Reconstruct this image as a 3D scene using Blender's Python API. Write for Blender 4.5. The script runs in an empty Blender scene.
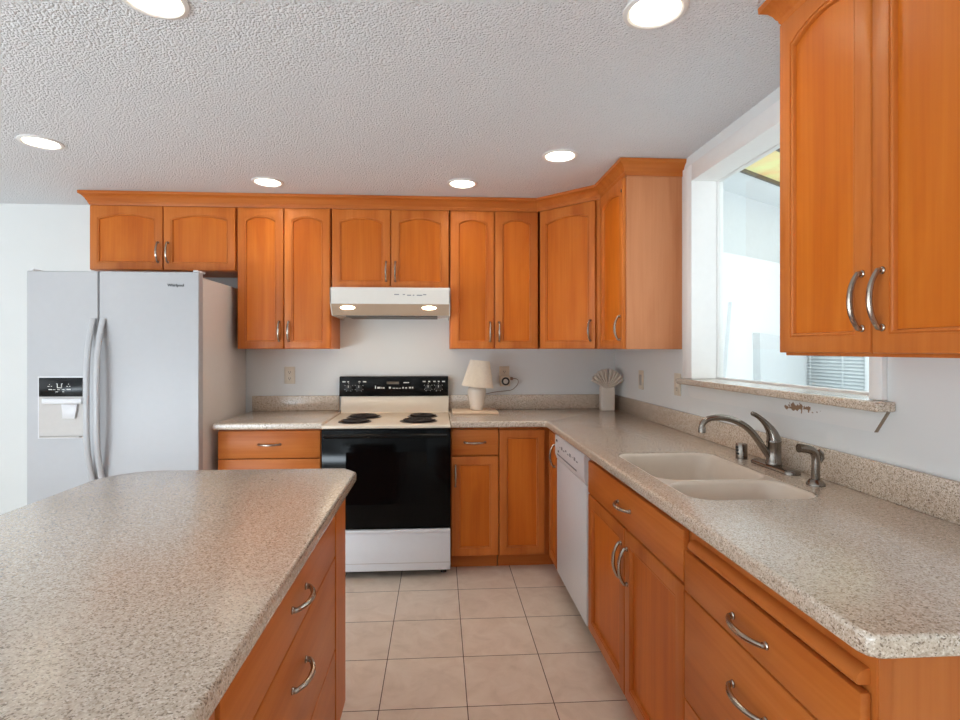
import bpy, bmesh, math, random
from mathutils import Matrix, Vector
random.seed(7)
sc = bpy.context.scene
COL = sc.collection
R = math.radians
PI = math.pi

# ------------------------------------------------------------------ camera
cam_d = bpy.data.cameras.new('camera')
cam = bpy.data.objects.new('camera', cam_d)
COL.objects.link(cam)
cam.location = (0, 0, 1.3436)
cam.rotation_euler = (R(90), 0, -0.0626)
cam_d.sensor_width = 36
cam_d.lens = 538.2356 / 960 * 36
cam_d.shift_x = 0.00765
cam_d.shift_y = -0.01099
cam_d.clip_start = 0.02
sc.camera = cam

# ------------------------------------------------------------------ colour, world, lights
sc.view_settings.view_transform = 'Standard'
sc.view_settings.look = 'None'
sc.view_settings.exposure = 0.48
sc.view_settings.gamma = 1.0
sc.view_settings.use_curve_mapping = False
w = bpy.data.worlds.new('sky')
sc.world = w
w.use_nodes = True
wb = w.node_tree.nodes['Background']
wb.inputs[0].default_value = (0.93, 0.97, 1.0, 1)
wb.inputs[1].default_value = 1.2
sc.cycles.max_bounces = 10
sc.cycles.diffuse_bounces = 6
sc.cycles.caustics_reflective = False
sc.cycles.caustics_refractive = False


def area_light(name, loc, rot, sx, sy, power, color):
    d = bpy.data.lights.new(name, 'AREA')
    d.shape = 'RECTANGLE'
    d.size, d.size_y = sx, sy
    d.energy = power
    d.color = color
    o = bpy.data.objects.new(name, d)
    COL.objects.link(o)
    o.location = loc
    o.rotation_euler = rot
    return o


# daylight from the open room on the left; the second lamp is an added uplight fill
area_light('side_window_daylight', (-6.05, -0.4, 1.35), (R(92), 0, R(-90)), 4.0, 1.7, 28, (0.80, 0.91, 1.0))
area_light('added_uplight_fill', (-3.2, -2.5, 0.40), (R(150), 0, R(-42)), 4.2, 0.6, 220, (0.78, 0.90, 1.0))  # added fill lamp inside the room, tilted up to brighten the ceiling
area_light('porch_opening_daylight', (2.75, 0.75, 1.75), (R(90), 0, math.atan2(0.86, 0.5)), 1.5, 1.5, 10, (0.92, 0.97, 1.0))
# daylight in the sun porch outside the kitchen window (comes down through its open roof)
pl_ = area_light('porch_daylight', (1.75, 0.9, 1.9), (R(90), 0, math.atan2(-0.72, 0.69)), 0.8, 1.5, 30, (0.93, 0.97, 1.0))
pl_.data.spread = R(95)
# sky light entering at the kitchen window
LAMP_STRENGTH = 72.0

# ------------------------------------------------------------------ dimensions
YW, XR, ZC = 3.8655, 1.2875, 2.339
YU, YB, XB = 3.526, 3.24, 0.664
XL, YBACK = -6.2, -3.0
ZCT = 0.914


# ------------------------------------------------------------------ materials
def lin(c):
    return tuple(((v / 255) / 12.92 if v / 255 <= 0.04045 else ((v / 255 + 0.055) / 1.055) ** 2.4) for v in c) + (1,)


def new_mat(name):
    m = bpy.data.materials.new(name)
    m.use_nodes = True
    nt = m.node_tree
    return m, nt, nt.nodes['Principled BSDF']


def N(nt, t, **kw):
    n = nt.nodes.new(t)
    for k, v in kw.items():
        setattr(n, k, v)
    return n


def L(nt, a, b):
    nt.links.new(a, b)


def plain(name, rgb, rough=0.4, metal=0.0, noise=0.03, scale=30, bump=0.0, bscale=200, coat=0.0, spec=0.5):
    m, nt, b = new_mat(name)
    tc = N(nt, 'ShaderNodeTexCoord')
    nz = N(nt, 'ShaderNodeTexNoise')
    nz.inputs['Scale'].default_value = scale
    nz.inputs['Detail'].default_value = 3
    L(nt, tc.outputs['Object'], nz.inputs['Vector'])
    rp = N(nt, 'ShaderNodeValToRGB')
    c = lin(rgb)
    rp.color_ramp.elements[0].position = 0.3
    rp.color_ramp.elements[1].position = 0.7
    rp.color_ramp.elements[0].color = tuple(v * (1 - noise) for v in c[:3]) + (1,)
    rp.color_ramp.elements[1].color = tuple(min(1, v * (1 + noise)) for v in c[:3]) + (1,)
    L(nt, nz.outputs['Fac'], rp.inputs['Fac'])
    L(nt, rp.outputs['Color'], b.inputs['Base Color'])
    b.inputs['Roughness'].default_value = rough
    b.inputs['Metallic'].default_value = metal
    b.inputs['Coat Weight'].default_value = coat
    b.inputs['Specular IOR Level'].default_value = spec
    if bump:
        n2 = N(nt, 'ShaderNodeTexNoise')
        n2.inputs['Scale'].default_value = bscale
        n2.inputs['Detail'].default_value = 2
        L(nt, tc.outputs['Object'], n2.inputs['Vector'])
        bp = N(nt, 'ShaderNodeBump')
        bp.inputs['Strength'].default_value = bump
        bp.inputs['Distance'].default_value = 0.002
        L(nt, n2.outputs['Fac'], bp.inputs['Height'])
        L(nt, bp.outputs['Normal'], b.inputs['Normal'])
    return m


def wood(name, axis, dark, mid, light, rough=0.36):
    """orange maple; grain runs along one local axis"""
    m, nt, b = new_mat(name)
    tc = N(nt, 'ShaderNodeTexCoord')
    oi = N(nt, 'ShaderNodeObjectInfo')
    off = N(nt, 'ShaderNodeVectorMath', operation='SCALE')
    cx = N(nt, 'ShaderNodeCombineXYZ')
    L(nt, oi.outputs['Random'], cx.inputs[0]); L(nt, oi.outputs['Random'], cx.inputs[1]); L(nt, oi.outputs['Random'], cx.inputs[2])
    L(nt, cx.outputs[0], off.inputs[0]); off.inputs['Scale'].default_value = 17.0
    add = N(nt, 'ShaderNodeVectorMath', operation='ADD')
    L(nt, tc.outputs['Object'], add.inputs[0]); L(nt, off.outputs[0], add.inputs[1])

    def mp(s):
        n = N(nt, 'ShaderNodeMapping')
        n.inputs['Scale'].default_value = s
        L(nt, add.outputs[0], n.inputs['Vector'])
        return n
    lo, hi = (1.1, 9.0)
    s1 = [hi, hi, hi]; s1[axis] = lo
    s2 = [90, 90, 90]; s2[axis] = 2.2
    n1 = N(nt, 'ShaderNodeTexNoise'); n1.inputs['Scale'].default_value = 1.0; n1.inputs['Detail'].default_value = 4
    n1.inputs['Distortion'].default_value = 0.7
    L(nt, mp(s1).outputs[0], n1.inputs['Vector'])
    n2 = N(nt, 'ShaderNodeTexNoise'); n2.inputs['Scale'].default_value = 1.0; n2.inputs['Detail'].default_value = 3
    L(nt, mp(s2).outputs[0], n2.inputs['Vector'])
    mx = N(nt, 'ShaderNodeMix', data_type='FLOAT')
    mx.inputs[0].default_value = 0.24
    L(nt, n1.outputs['Fac'], mx.inputs[2]); L(nt, n2.outputs['Fac'], mx.inputs[3])
    rp = N(nt, 'ShaderNodeValToRGB')
    e = rp.color_ramp.elements
    e[0].position = 0.3; e[0].color = lin(dark)
    e[1].position = 0.72; e[1].color = lin(light)
    k = rp.color_ramp.elements.new(0.5); k.color = lin(mid)
    L(nt, mx.outputs[0], rp.inputs['Fac'])
    hs = N(nt, 'ShaderNodeHueSaturation')
    vr = N(nt, 'ShaderNodeMapRange')
    vr.inputs['To Min'].default_value = 0.93; vr.inputs['To Max'].default_value = 1.06
    L(nt, oi.outputs['Random'], vr.inputs['Value'])
    L(nt, vr.outputs[0], hs.inputs['Value'])
    L(nt, rp.outputs['Color'], hs.inputs['Color'])
    L(nt, hs.outputs['Color'], b.inputs['Base Color'])
    b.inputs['Roughness'].default_value = rough
    b.inputs['Specular IOR Level'].default_value = 0.22
    bp = N(nt, 'ShaderNodeBump'); bp.inputs['Strength'].default_value = 0.06; bp.inputs['Distance'].default_value = 0.001
    L(nt, n2.outputs['Fac'], bp.inputs['Height']); L(nt, bp.outputs['Normal'], b.inputs['Normal'])
    return m


W_D, W_M, W_L = (174, 90, 34), (192, 108, 46), (206, 124, 60)
M = {}
M['wood_v'] = wood('orange_maple_upright_grain', 2, W_D, W_M, W_L)
M['wood_h'] = wood('orange_maple_level_grain', 0, W_D, W_M, W_L)
M['wood_panel'] = wood('orange_maple_panel', 2, (177, 86, 20), (194, 103, 28), (207, 118, 40))
M['wood_toe'] = M['wood_h']
M['pale_maple'] = wood('pale_maple_body', 2, (184, 116, 74), (196, 130, 88), (206, 142, 100), 0.5)  # paler maple tone for the cabinet body left of the window
M['nickel'] = plain('brushed_nickel', (176, 166, 154), 0.26, 1.0)
M['faucet'] = plain('satin_nickel_faucet', (138, 130, 122), 0.22, 1.0)
M['white_app'] = plain('white_enamel', (216, 217, 220), 0.32, 0, 0.01)
M['white_app_tex'] = plain('white_textured_steel', (212, 206, 200), 0.42, 0, 0.01, bump=0.12, bscale=500)
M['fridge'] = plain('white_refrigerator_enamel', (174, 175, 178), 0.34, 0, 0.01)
M['handle_white'] = plain('white_plastic_handle', (182, 184, 187), 0.3, 0, 0.01)
M['grey_plastic'] = plain('grey_plastic', (188, 184, 180), 0.4, 0, 0.02)
M['gap'] = plain('dark_gasket', (70, 68, 66), 0.6)
M['black_gloss'] = plain('black_glass', (6, 7, 8), 0.10, 0, 0.0, spec=0.12)
M['black_panel'] = plain('black_control_panel', (9, 9, 9), 0.2, 0, spec=0.2)
M['black_matte'] = plain('black_matte', (18, 17, 17), 0.5)
M['coil'] = plain('burner_coil', (34, 26, 25), 0.45, 0.3)
M['chrome_pan'] = plain('dark_drip_pan', (66, 56, 52), 0.3, 0.8)
M['bisque'] = plain('bisque_enamel', (228, 214, 194), 0.22, 0, 0.01)
M['hood'] = plain('white_hood_enamel', (226, 222, 214), 0.22, 0, 0.01)
M['visor'] = plain('beige_hood_visor', (186, 164, 142), 0.25, 0.0, 0.01)
M['filter'] = plain('hood_filter_mesh', (96, 90, 84), 0.5, 0.6, 0.2, 400)
M['mark'] = plain('white_print', (215, 215, 210), 0.5)
M['mark_dark'] = plain('dark_print', (40, 40, 42), 0.5)
M['mark_grey'] = plain('grey_print', (128, 130, 134), 0.5)
M['plate'] = plain('almond_plate', (214, 203, 184), 0.4, 0, 0.01)
M['plate_dark'] = plain('outlet_slots', (92, 80, 66), 0.5)
M['plate_grey'] = plain('grey_switch', (168, 164, 158), 0.4)
M['trim'] = plain('white_trim_paint', (232, 231, 229), 0.38, 0, 0.01)
M['ceramic'] = plain('white_ceramic', (226, 214, 200), 0.25, 0, 0.01)
M['shade'] = plain('pleated_shade_cloth', (232, 220, 203), 0.8, 0, 0.04, 60)
M['vase'] = plain('white_bisque_ceramic', (222, 211, 198), 0.5, 0, 0.02)
M['board'] = plain('pale_cutting_board', (226, 200, 170), 0.45, 0, 0.04, 25)
M['sink'] = plain('bisque_sink_surface', (214, 200, 184), 0.3, 0, 0.015)
M['cord'] = plain('brown_cord', (140, 122, 104), 0.5)
M['blind'] = plain('white_blind_slat', (225, 230, 232), 0.45, 0, 0.01)
M['blind_gap'] = plain('blue_grey_pane', (222, 228, 231), 0.3)
M['porch'] = plain('white_porch_board', (226, 229, 231), 0.6, 0, 0.01)
M['porch2'] = plain('pale_grey_porch_board', (205, 209, 211), 0.6, 0, 0.02)
M['dark_trim'] = plain('dark_roof_trim', (92, 84, 74), 0.5)
M['can'] = plain('recessed_can_white', (238, 232, 214), 0.35, 0, 0.01)


def emit(name, rgb, strength):
    m = bpy.data.materials.new(name)
    m.use_nodes = True
    nt = m.node_tree
    nt.nodes.remove(nt.nodes['Principled BSDF'])
    e = N(nt, 'ShaderNodeEmission')
    e.inputs['Color'].default_value = rgb + (1,)
    e.inputs['Strength'].default_value = strength
    L(nt, e.outputs[0], nt.nodes['Material Output'].inputs[0])
    return m


M['lamp_lens'] = emit('lit_lamp_lens', (0.98, 0.96, 0.91), LAMP_STRENGTH)
M['hood_lens'] = emit('lit_hood_lens', (1.0, 0.82, 0.6), 16.0)


def counter_mat():
    m, nt, b = new_mat('speckled_beige_solid_surface')
    tc = N(nt, 'ShaderNodeTexCoord')
    v1 = N(nt, 'ShaderNodeTexVoronoi'); v1.inputs['Scale'].default_value = 400
    L(nt, tc.outputs['Object'], v1.inputs['Vector'])
    sep = N(nt, 'ShaderNodeSeparateColor')
    L(nt, v1.outputs['Color'], sep.inputs[0])
    rp = N(nt, 'ShaderNodeValToRGB')
    rp.color_ramp.interpolation = 'LINEAR'
    e = rp.color_ramp.elements
    e[0].position = 0.0; e[0].color = lin((128, 110, 94))
    e[1].position = 1.0; e[1].color = lin((226, 214, 198))
    for p, c in ((0.08, (150, 132, 114)), (0.18, (194, 176, 156)), (0.60, (208, 191, 171)), (0.86, (216, 201, 183)), (0.94, (230, 219, 204))):
        k = e.new(p); k.color = lin(c)
    L(nt, sep.outputs[0], rp.inputs['Fac'])
    n2 = N(nt, 'ShaderNodeTexNoise'); n2.inputs['Scale'].default_value = 115; n2.inputs['Detail'].default_value = 2
    L(nt, tc.outputs['Object'], n2.inputs['Vector'])
    r2 = N(nt, 'ShaderNodeValToRGB')
    r2.color_ramp.elements[0].position = 0.34; r2.color_ramp.elements[0].color = (0.74, 0.70, 0.66, 1)
    r2.color_ramp.elements[1].position = 0.47; r2.color_ramp.elements[1].color = (1.0, 1.0, 1.0, 1)
    L(nt, n2.outputs['Fac'], r2.inputs['Fac'])
    mx = N(nt, 'ShaderNodeMix', data_type='RGBA', blend_type='MULTIPLY')
    mx.inputs[0].default_value = 1.0
    L(nt, rp.outputs['Color'], mx.inputs[6]); L(nt, r2.outputs['Color'], mx.inputs[7])
    L(nt, mx.outputs[2], b.inputs['Base Color'])
    b.inputs['Roughness'].default_value = 0.27
    b.inputs['Specular IOR Level'].default_value = 0.6
    b.inputs['Coat Weight'].default_value = 1.0
    b.inputs['Coat Roughness'].default_value = 0.22
    return m


M['counter'] = counter_mat()


def tile_mat():
    m, nt, b = new_mat('beige_ceramic_floor_tile')
    tc = N(nt, 'ShaderNodeTexCoord')
    sp = N(nt, 'ShaderNodeSeparateXYZ')
    L(nt, tc.outputs['Object'], sp.inputs[0])
    T, ox, oy, g = 0.3298, -0.223, 3.0113, 0.0036

    def math_(op, a, bv=None):
        n = N(nt, 'ShaderNodeMath', operation=op)
        if isinstance(a, (int, float)): n.inputs[0].default_value = a
        else: L(nt, a, n.inputs[0])
        if bv is not None:
            if isinstance(bv, (int, float)): n.inputs[1].default_value = bv
            else: L(nt, bv, n.inputs[1])
        return n.outputs[0]

    def cell(s, o):
        u = math_('DIVIDE', math_('SUBTRACT', s, o), T)
        fr = math_('FRACT', math_('ADD', u, 200.0))
        d = math_('MINIMUM', fr, math_('SUBTRACT', 1.0, fr))
        return math_('FLOOR', math_('ADD', u, 200.0)), d
    ix, dx = cell(sp.outputs[0], ox)
    iy, dy = cell(sp.outputs[1], oy)
    d = math_('MINIMUM', dx, dy)
    grout = math_('LESS_THAN', d, g / 2 / T)
    cv = N(nt, 'ShaderNodeCombineXYZ'); L(nt, ix, cv.inputs[0]); L(nt, iy, cv.inputs[1])
    wn = N(nt, 'ShaderNodeTexWhiteNoise', noise_dimensions='2D'); L(nt, cv.outputs[0], wn.inputs['Vector'])
    # each tile its own piece of the mottling
    ofs = N(nt, 'ShaderNodeVectorMath', operation='SCALE'); L(nt, wn.outputs['Color'], ofs.inputs[0]); ofs.inputs['Scale'].default_value = 9
    av = N(nt, 'ShaderNodeVectorMath', operation='ADD'); L(nt, tc.outputs['Object'], av.inputs[0]); L(nt, ofs.outputs[0], av.inputs[1])
    nz = N(nt, 'ShaderNodeTexNoise'); nz.inputs['Scale'].default_value = 9; nz.inputs['Detail'].default_value = 7; nz.inputs['Roughness'].default_value = 0.62
    nz.inputs['Distortion'].default_value = 0.8
    L(nt, av.outputs[0], nz.inputs['Vector'])
    rp = N(nt, 'ShaderNodeValToRGB')
    e = rp.color_ramp.elements
    e[0].position = 0.3; e[0].color = lin((213, 194, 174))
    e[1].position = 0.72; e[1].color = lin((232, 217, 200))
    k = e.new(0.5); k.color = lin((224, 206, 187))
    L(nt, nz.outputs['Fac'], rp.inputs['Fac'])
    hs = N(nt, 'ShaderNodeHueSaturation')
    vr = N(nt, 'ShaderNodeMapRange'); vr.inputs['To Min'].default_value = 0.95; vr.inputs['To Max'].default_value = 1.03
    L(nt, wn.outputs['Value'], vr.inputs['Value']); L(nt, vr.outputs[0], hs.inputs['Value']); L(nt, rp.outputs['Color'], hs.inputs['Color'])
    mx = N(nt, 'ShaderNodeMix', data_type='RGBA')
    L(nt, grout, mx.inputs[0]); L(nt, hs.outputs['Color'], mx.inputs[6]); mx.inputs[7].default_value = lin((88, 66, 50))
    L(nt, mx.outputs[2], b.inputs['Base Color'])
    ro = N(nt, 'ShaderNodeMapRange'); ro.inputs['To Min'].default_value = 0.38; ro.inputs['To Max'].default_value = 0.8
    L(nt, grout, ro.inputs['Value']); L(nt, ro.outputs[0], b.inputs['Roughness'])
    bp = N(nt, 'ShaderNodeBump'); bp.inputs['Strength'].default_value = 0.5; bp.inputs['Distance'].default_value = 0.002; bp.invert = True
    L(nt, grout, bp.inputs['Height']); L(nt, bp.outputs['Normal'], b.inputs['Normal'])
    return m


M['tile'] = tile_mat()


def ceiling_mat():
    m, nt, b = new_mat('popcorn_ceiling')
    tc = N(nt, 'ShaderNodeTexCoord')
    n1 = N(nt, 'ShaderNodeTexNoise'); n1.inputs['Scale'].default_value = 95; n1.inputs['Detail'].default_value = 4; n1.inputs['Roughness'].default_value = 0.6
    L(nt, tc.outputs['Object'], n1.inputs['Vector'])
    v1 = N(nt, 'ShaderNodeTexVoronoi'); v1.inputs['Scale'].default_value = 130
    L(nt, tc.outputs['Object'], v1.inputs['Vector'])
    ad = N(nt, 'ShaderNodeMath', operation='SUBTRACT'); L(nt, n1.outputs['Fac'], ad.inputs[0])
    ml = N(nt, 'ShaderNodeMath', operation='MULTIPLY'); L(nt, v1.outputs['Distance'], ml.inputs[0]); ml.inputs[1].default_value = 0.9
    L(nt, ml.outputs[0], ad.inputs[1])
    bp = N(nt, 'ShaderNodeBump'); bp.inputs['Strength'].default_value = 1.0; bp.inputs['Distance'].default_value = 0.006
    L(nt, ad.outputs[0], bp.inputs['Height']); L(nt, bp.outputs['Normal'], b.inputs['Normal'])
    b.inputs['Base Color'].default_value = lin((228, 231, 235))
    b.inputs['Roughness'].default_value = 0.9
    return m


M['ceiling'] = ceiling_mat()
M['wall'] = plain('off_white_wall_paint', (221, 223, 222), 0.55, 0, 0.012, 3, bump=0.08, bscale=140)


def fibreglass():
    m, nt, b = new_mat('yellow_green_translucent_roof')
    tc = N(nt, 'ShaderNodeTexCoord')
    nz = N(nt, 'ShaderNodeTexNoise'); nz.inputs['Scale'].default_value = 6; nz.inputs['Detail'].default_value = 5
    L(nt, tc.outputs['Object'], nz.inputs['Vector'])
    rp = N(nt, 'ShaderNodeValToRGB')
    e = rp.color_ramp.elements
    e[0].position = 0.35; e[0].color = lin((238, 240, 200))
    e[1].position = 0.65; e[1].color = lin((244, 222, 186))
    L(nt, nz.outputs['Fac'], rp.inputs['Fac'])
    tr = N(nt, 'ShaderNodeBsdfTranslucent')
    L(nt, rp.outputs['Color'], tr.inputs['Color'])
    L(nt, rp.outputs['Color'], b.inputs['Base Color'])
    ms = N(nt, 'ShaderNodeMixShader'); ms.inputs[0].default_value = 0.7
    L(nt, b.outputs[0], ms.inputs[1]); L(nt, tr.outputs[0], ms.inputs[2])
    L(nt, ms.outputs[0], nt.nodes['Material Output'].inputs[0])
    return m


M['fibreglass'] = fibreglass()


def glass_mat():
    m = bpy.data.materials.new('clear_window_glass')
    m.use_nodes = True
    nt = m.node_tree
    nt.nodes.remove(nt.nodes['Principled BSDF'])
    t = N(nt, 'ShaderNodeBsdfTransparent'); t.inputs[0].default_value = (0.96, 0.98, 0.97, 1)
    g = N(nt, 'ShaderNodeBsdfGlossy'); g.inputs['Roughness'].default_value = 0.02
    f = N(nt, 'ShaderNodeFresnel'); f.inputs['IOR'].default_value = 1.45
    ms = N(nt, 'ShaderNodeMixShader')
    gm = N(nt, 'ShaderNodeNewGeometry')
    inv_ = N(nt, 'ShaderNodeMath', operation='SUBTRACT'); inv_.inputs[0].default_value = 1.0
    L(nt, gm.outputs['Backfacing'], inv_.inputs[1])
    ff = N(nt, 'ShaderNodeMath', operation='MULTIPLY'); L(nt, f.outputs[0], ff.inputs[0]); L(nt, inv_.outputs[0], ff.inputs[1])
    L(nt, ff.outputs[0], ms.inputs[0]); L(nt, t.outputs[0], ms.inputs[1]); L(nt, g.outputs[0], ms.inputs[2])
    L(nt, ms.outputs[0], nt.nodes['Material Output'].inputs[0])
    return m


M['glass'] = glass_mat()


def apron_mat():
    """white paint with a flaked brown patch in the middle of the board"""
    m, nt, b = new_mat('white_apron_paint_flaked')
    tc = N(nt, 'ShaderNodeTexCoord')
    mp = N(nt, 'ShaderNodeMapping')
    mp.inputs['Location'].default_value = (0, -1.84, -1.135)
    L(nt, tc.outputs['Object'], mp.inputs['Vector'])
    m2 = N(nt, 'ShaderNodeMapping'); m2.inputs['Scale'].default_value = (0, 9, 60)
    L(nt, mp.outputs[0], m2.inputs['Vector'])
    ln = N(nt, 'ShaderNodeVectorMath', operation='LENGTH'); L(nt, m2.outputs[0], ln.inputs[0])
    nz = N(nt, 'ShaderNodeTexNoise'); nz.inputs['Scale'].default_value = 70; nz.inputs['Detail'].default_value = 4
    L(nt, tc.outputs['Object'], nz.inputs['Vector'])
    sb = N(nt, 'ShaderNodeMath', operation='SUBTRACT'); L(nt, nz.outputs['Fac'], sb.inputs[0])
    q = N(nt, 'ShaderNodeMath', operation='MULTIPLY'); L(nt, ln.outputs['Value'], q.inputs[0]); q.inputs[1].default_value = 0.32
    L(nt, q.outputs[0], sb.inputs[1])
    g = N(nt, 'ShaderNodeMath', operation='GREATER_THAN'); L(nt, sb.outputs[0], g.inputs[0]); g.inputs[1].default_value = 0.33
    mx = N(nt, 'ShaderNodeMix', data_type='RGBA')
    L(nt, g.outputs[0], mx.inputs[0]); mx.inputs[6].default_value = lin((226, 226, 224)); mx.inputs[7].default_value = lin((140, 110, 84))
    L(nt, mx.outputs[2], b.inputs['Base Color'])
    b.inputs['Roughness'].default_value = 0.45
    return m


M['apron'] = apron_mat()


# ------------------------------------------------------------------ mesh builder
class MB:
    def __init__(self):
        self.bm = bmesh.new()

    def absorb(self, bm):
        me = bpy.data.meshes.new('tmp')
        bm.to_mesh(me); bm.free()
        self.bm.from_mesh(me)
        bpy.data.meshes.remove(me)
        return self

    def box(self, x0, x1, y0, y1, z0, z1, bev=0.0, seg=2, mat=None):
        bm = bmesh.new()
        bmesh.ops.create_cube(bm, size=1)
        bmesh.ops.scale(bm, vec=(x1 - x0, y1 - y0, z1 - z0), verts=bm.verts)
        bmesh.ops.translate(bm, vec=((x0 + x1) / 2, (y0 + y1) / 2, (z0 + z1) / 2), verts=bm.verts)
        if bev:
            bmesh.ops.bevel(bm, geom=bm.edges[:], offset=bev, segments=seg, profile=0.5, affect='EDGES')
        if mat is not None:
            bm.transform(mat)
        return self.absorb(bm)

    def rings(self, rings, cap0=True, cap1=True, closed=True, mat=None):
        """skin a list of equal-length point loops"""
        bm = bmesh.new()
        vs = [[bm.verts.new(p) for p in r] for r in rings]
        n = len(vs[0])
        for a, b in zip(vs, vs[1:]):
            for i in range(n if closed else n - 1):
                j = (i + 1) % n
                try: bm.faces.new((a[i], a[j], b[j], b[i]))
                except ValueError: pass
        if cap0: bm.faces.new(vs[0][::-1])
        if cap1: bm.faces.new(vs[-1])
        bmesh.ops.remove_doubles(bm, verts=bm.verts, dist=1e-6)
        bmesh.ops.recalc_face_normals(bm, faces=bm.faces)
        if mat is not None: bm.transform(mat)
        return self.absorb(bm)

    def lathe(self, prof, c=(0, 0, 0), n=32, mat=None, cap0=True, cap1=True):
        rs = []
        for r, z in prof:
            r = max(r, 1e-5)
            rs.append([(c[0] + r * math.cos(2 * PI * i / n), c[1] + r * math.sin(2 * PI * i / n), c[2] + z) for i in range(n)])
        return self.rings(rs, cap0, cap1, True, mat)

    def prism(self, poly, a0, a1, axis='z', bev=0.0):
        """extrude a 2D polygon along an axis"""
        def pt(p, a):
            return {'z': (p[0], p[1], a), 'y': (p[0], a, p[1]), 'x': (a, p[0], p[1])}[axis]
        bm = bmesh.new()
        f0 = bm.faces.new([bm.verts.new(pt(p, a0)) for p in poly])
        r = bmesh.ops.extrude_face_region(bm, geom=[f0])
        d = {'z': (0, 0, a1 - a0), 'y': (0, a1 - a0, 0), 'x': (a1 - a0, 0, 0)}[axis]
        bmesh.ops.translate(bm, vec=d, verts=[v for v in r['geom'] if isinstance(v, bmesh.types.BMVert)])
        bmesh.ops.recalc_face_normals(bm, faces=bm.faces)
        if bev:
            bmesh.ops.bevel(bm, geom=bm.edges[:], offset=bev, segments=2, profile=0.5, affect='EDGES')
        return self.absorb(bm)

    def tube(self, pts, r, n=10, caps=True, flat=None):
        """tube along points; r a number or list; flat scales the second cross axis"""
        pts = [Vector(p) for p in pts]
        rr = r if isinstance(r, (list, tuple)) else [r] * len(pts)
        t0 = (pts[1] - pts[0]).normalized()
        up = Vector((0, 0, 1)) if abs(t0.z) < 0.9 else Vector((1, 0, 0))
        u = t0.cross(up).normalized()
        rs = []
        for i, p in enumerate(pts):
            t = (pts[min(i + 1, len(pts) - 1)] - pts[max(i - 1, 0)]).normalized()
            u = (u - t * u.dot(t)).normalized()
            v = t.cross(u)
            k = 1.0 if flat is None else flat
            rs.append([tuple(p + u * (rr[i] * math.cos(2 * PI * j / n)) + v * (rr[i] * k * math.sin(2 * PI * j / n))) for j in range(n)])
        return self.rings(rs, caps, caps)

    def build(self, name, mat, parent=None, loc=None, smooth=35):
        me = bpy.data.meshes.new(name)
        self.bm.to_mesh(me); self.bm.free()
        me.materials.append(mat)
        me.shade_smooth()
        me.set_sharp_from_angle(angle=R(smooth))
        o = bpy.data.objects.new(name, me)
        COL.objects.link(o)
        if parent is not None: o.parent = parent
        if loc is not None: o.location = loc
        return o


def B(*a, **k):
    return MB().box(*a, **k)


def tag(o, label, cat, group=None, kind=None):
    if label: o['label'] = label
    if cat: o['category'] = cat
    if group: o['group'] = group
    if kind: o['kind'] = kind
    return o


def empty(name, loc, rz, label, cat, group=None):
    o = bpy.data.objects.new(name, None)
    COL.objects.link(o)
    o.empty_display_size = 0.05
    o.location = loc
    o.rotation_euler = (0, 0, rz)
    return tag(o, label, cat, group)


def copy_tree(o, parent=None):
    c = o.copy()
    COL.objects.link(c)
    if parent is not None: c.parent = parent
    for ch in [x for x in bpy.data.objects if x.parent == o]:
        copy_tree(ch, c)
    return c


def offset_poly(pts, d, closed=True):
    """mitred offset to the left of travel"""
    n = len(pts)
    out = []
    for i in range(n):
        p = Vector(pts[i])
        a = Vector(pts[i - 1]) if (closed or i > 0) else None
        b = Vector(pts[(i + 1) % n]) if (closed or i < n - 1) else None
        ns = []
        if a is not None:
            t = (p - a).normalized(); ns.append(Vector((-t.y, t.x)))
        if b is not None:
            t = (b - p).normalized(); ns.append(Vector((-t.y, t.x)))
        if len(ns) == 1:
            m = ns[0] * d
        else:
            s = ns[0] + ns[1]
            m = s * (d / max(1e-6, 1 + ns[0].dot(ns[1])))
        out.append((p.x + m.x, p.y + m.y))
    return out


def rrect(x0, x1, y0, y1, r, k=6):
    pts = []
    for cx, cy, a0 in ((x1 - r, y0 + r, -90), (x1 - r, y1 - r, 0), (x0 + r, y1 - r, 90), (x0 + r, y0 + r, 180)):
        for i in range(k + 1):
            a = R(a0 + 90 * i / k)
            pts.append((cx + r * math.cos(a), cy + r * math.sin(a)))
    return pts


def slab(mb, outer, holes, z0, z1, r=0.009, seg=4):
    """counter slab (outer counter-clockwise) with rounded nosing and holes"""
    rings = []
    for i in range(seg + 1):
        a = PI / 2 * i / seg
        o = offset_poly(outer, r * (1 - math.sin(a)))
        rings.append([(p[0], p[1], z0 + r * (1 - math.cos(a))) for p in o])
    for i in range(seg + 1):
        a = PI / 2 * i / seg
        o = offset_poly(outer, r * (1 - math.cos(a)))
        rings.append([(p[0], p[1], z1 - r + r * math.sin(a)) for p in o])
    bm = bmesh.new()
    vs = [[bm.verts.new(p) for p in rg] for rg in rings]
    n = len(outer)
    for a, b in zip(vs, vs[1:]):
        for i in range(n):
            j = (i + 1) % n
            bm.faces.new((a[i], a[j], b[j], b[i]))

    def fill(ring, z, flip):
        es = []
        for i in range(n):
            e = bm.edges.get((ring[i], ring[(i + 1) % n]))
            es.append(e)
        hv = []
        for h in holes:
            v = [bm.verts.new((p[0], p[1], z)) for p in h]
            hv.append(v)
            es += [bm.edges.new((v[i], v[(i + 1) % len(v)])) for i in range(len(v))]
        bmesh.ops.triangle_fill(bm, use_beauty=True, use_dissolve=False, edges=es)
        return hv
    t = fill(vs[-1], z1, False)
    bt = fill(vs[0], z0, True)
    for hv, hb in zip(t, bt):
        m = len(hv)
        for i in range(m):
            j = (i + 1) % m
            bm.faces.new((hv[i], hv[j], hb[j], hb[i]))
    bmesh.ops.recalc_face_normals(bm, faces=bm.faces)
    return mb.absorb(bm)


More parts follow.
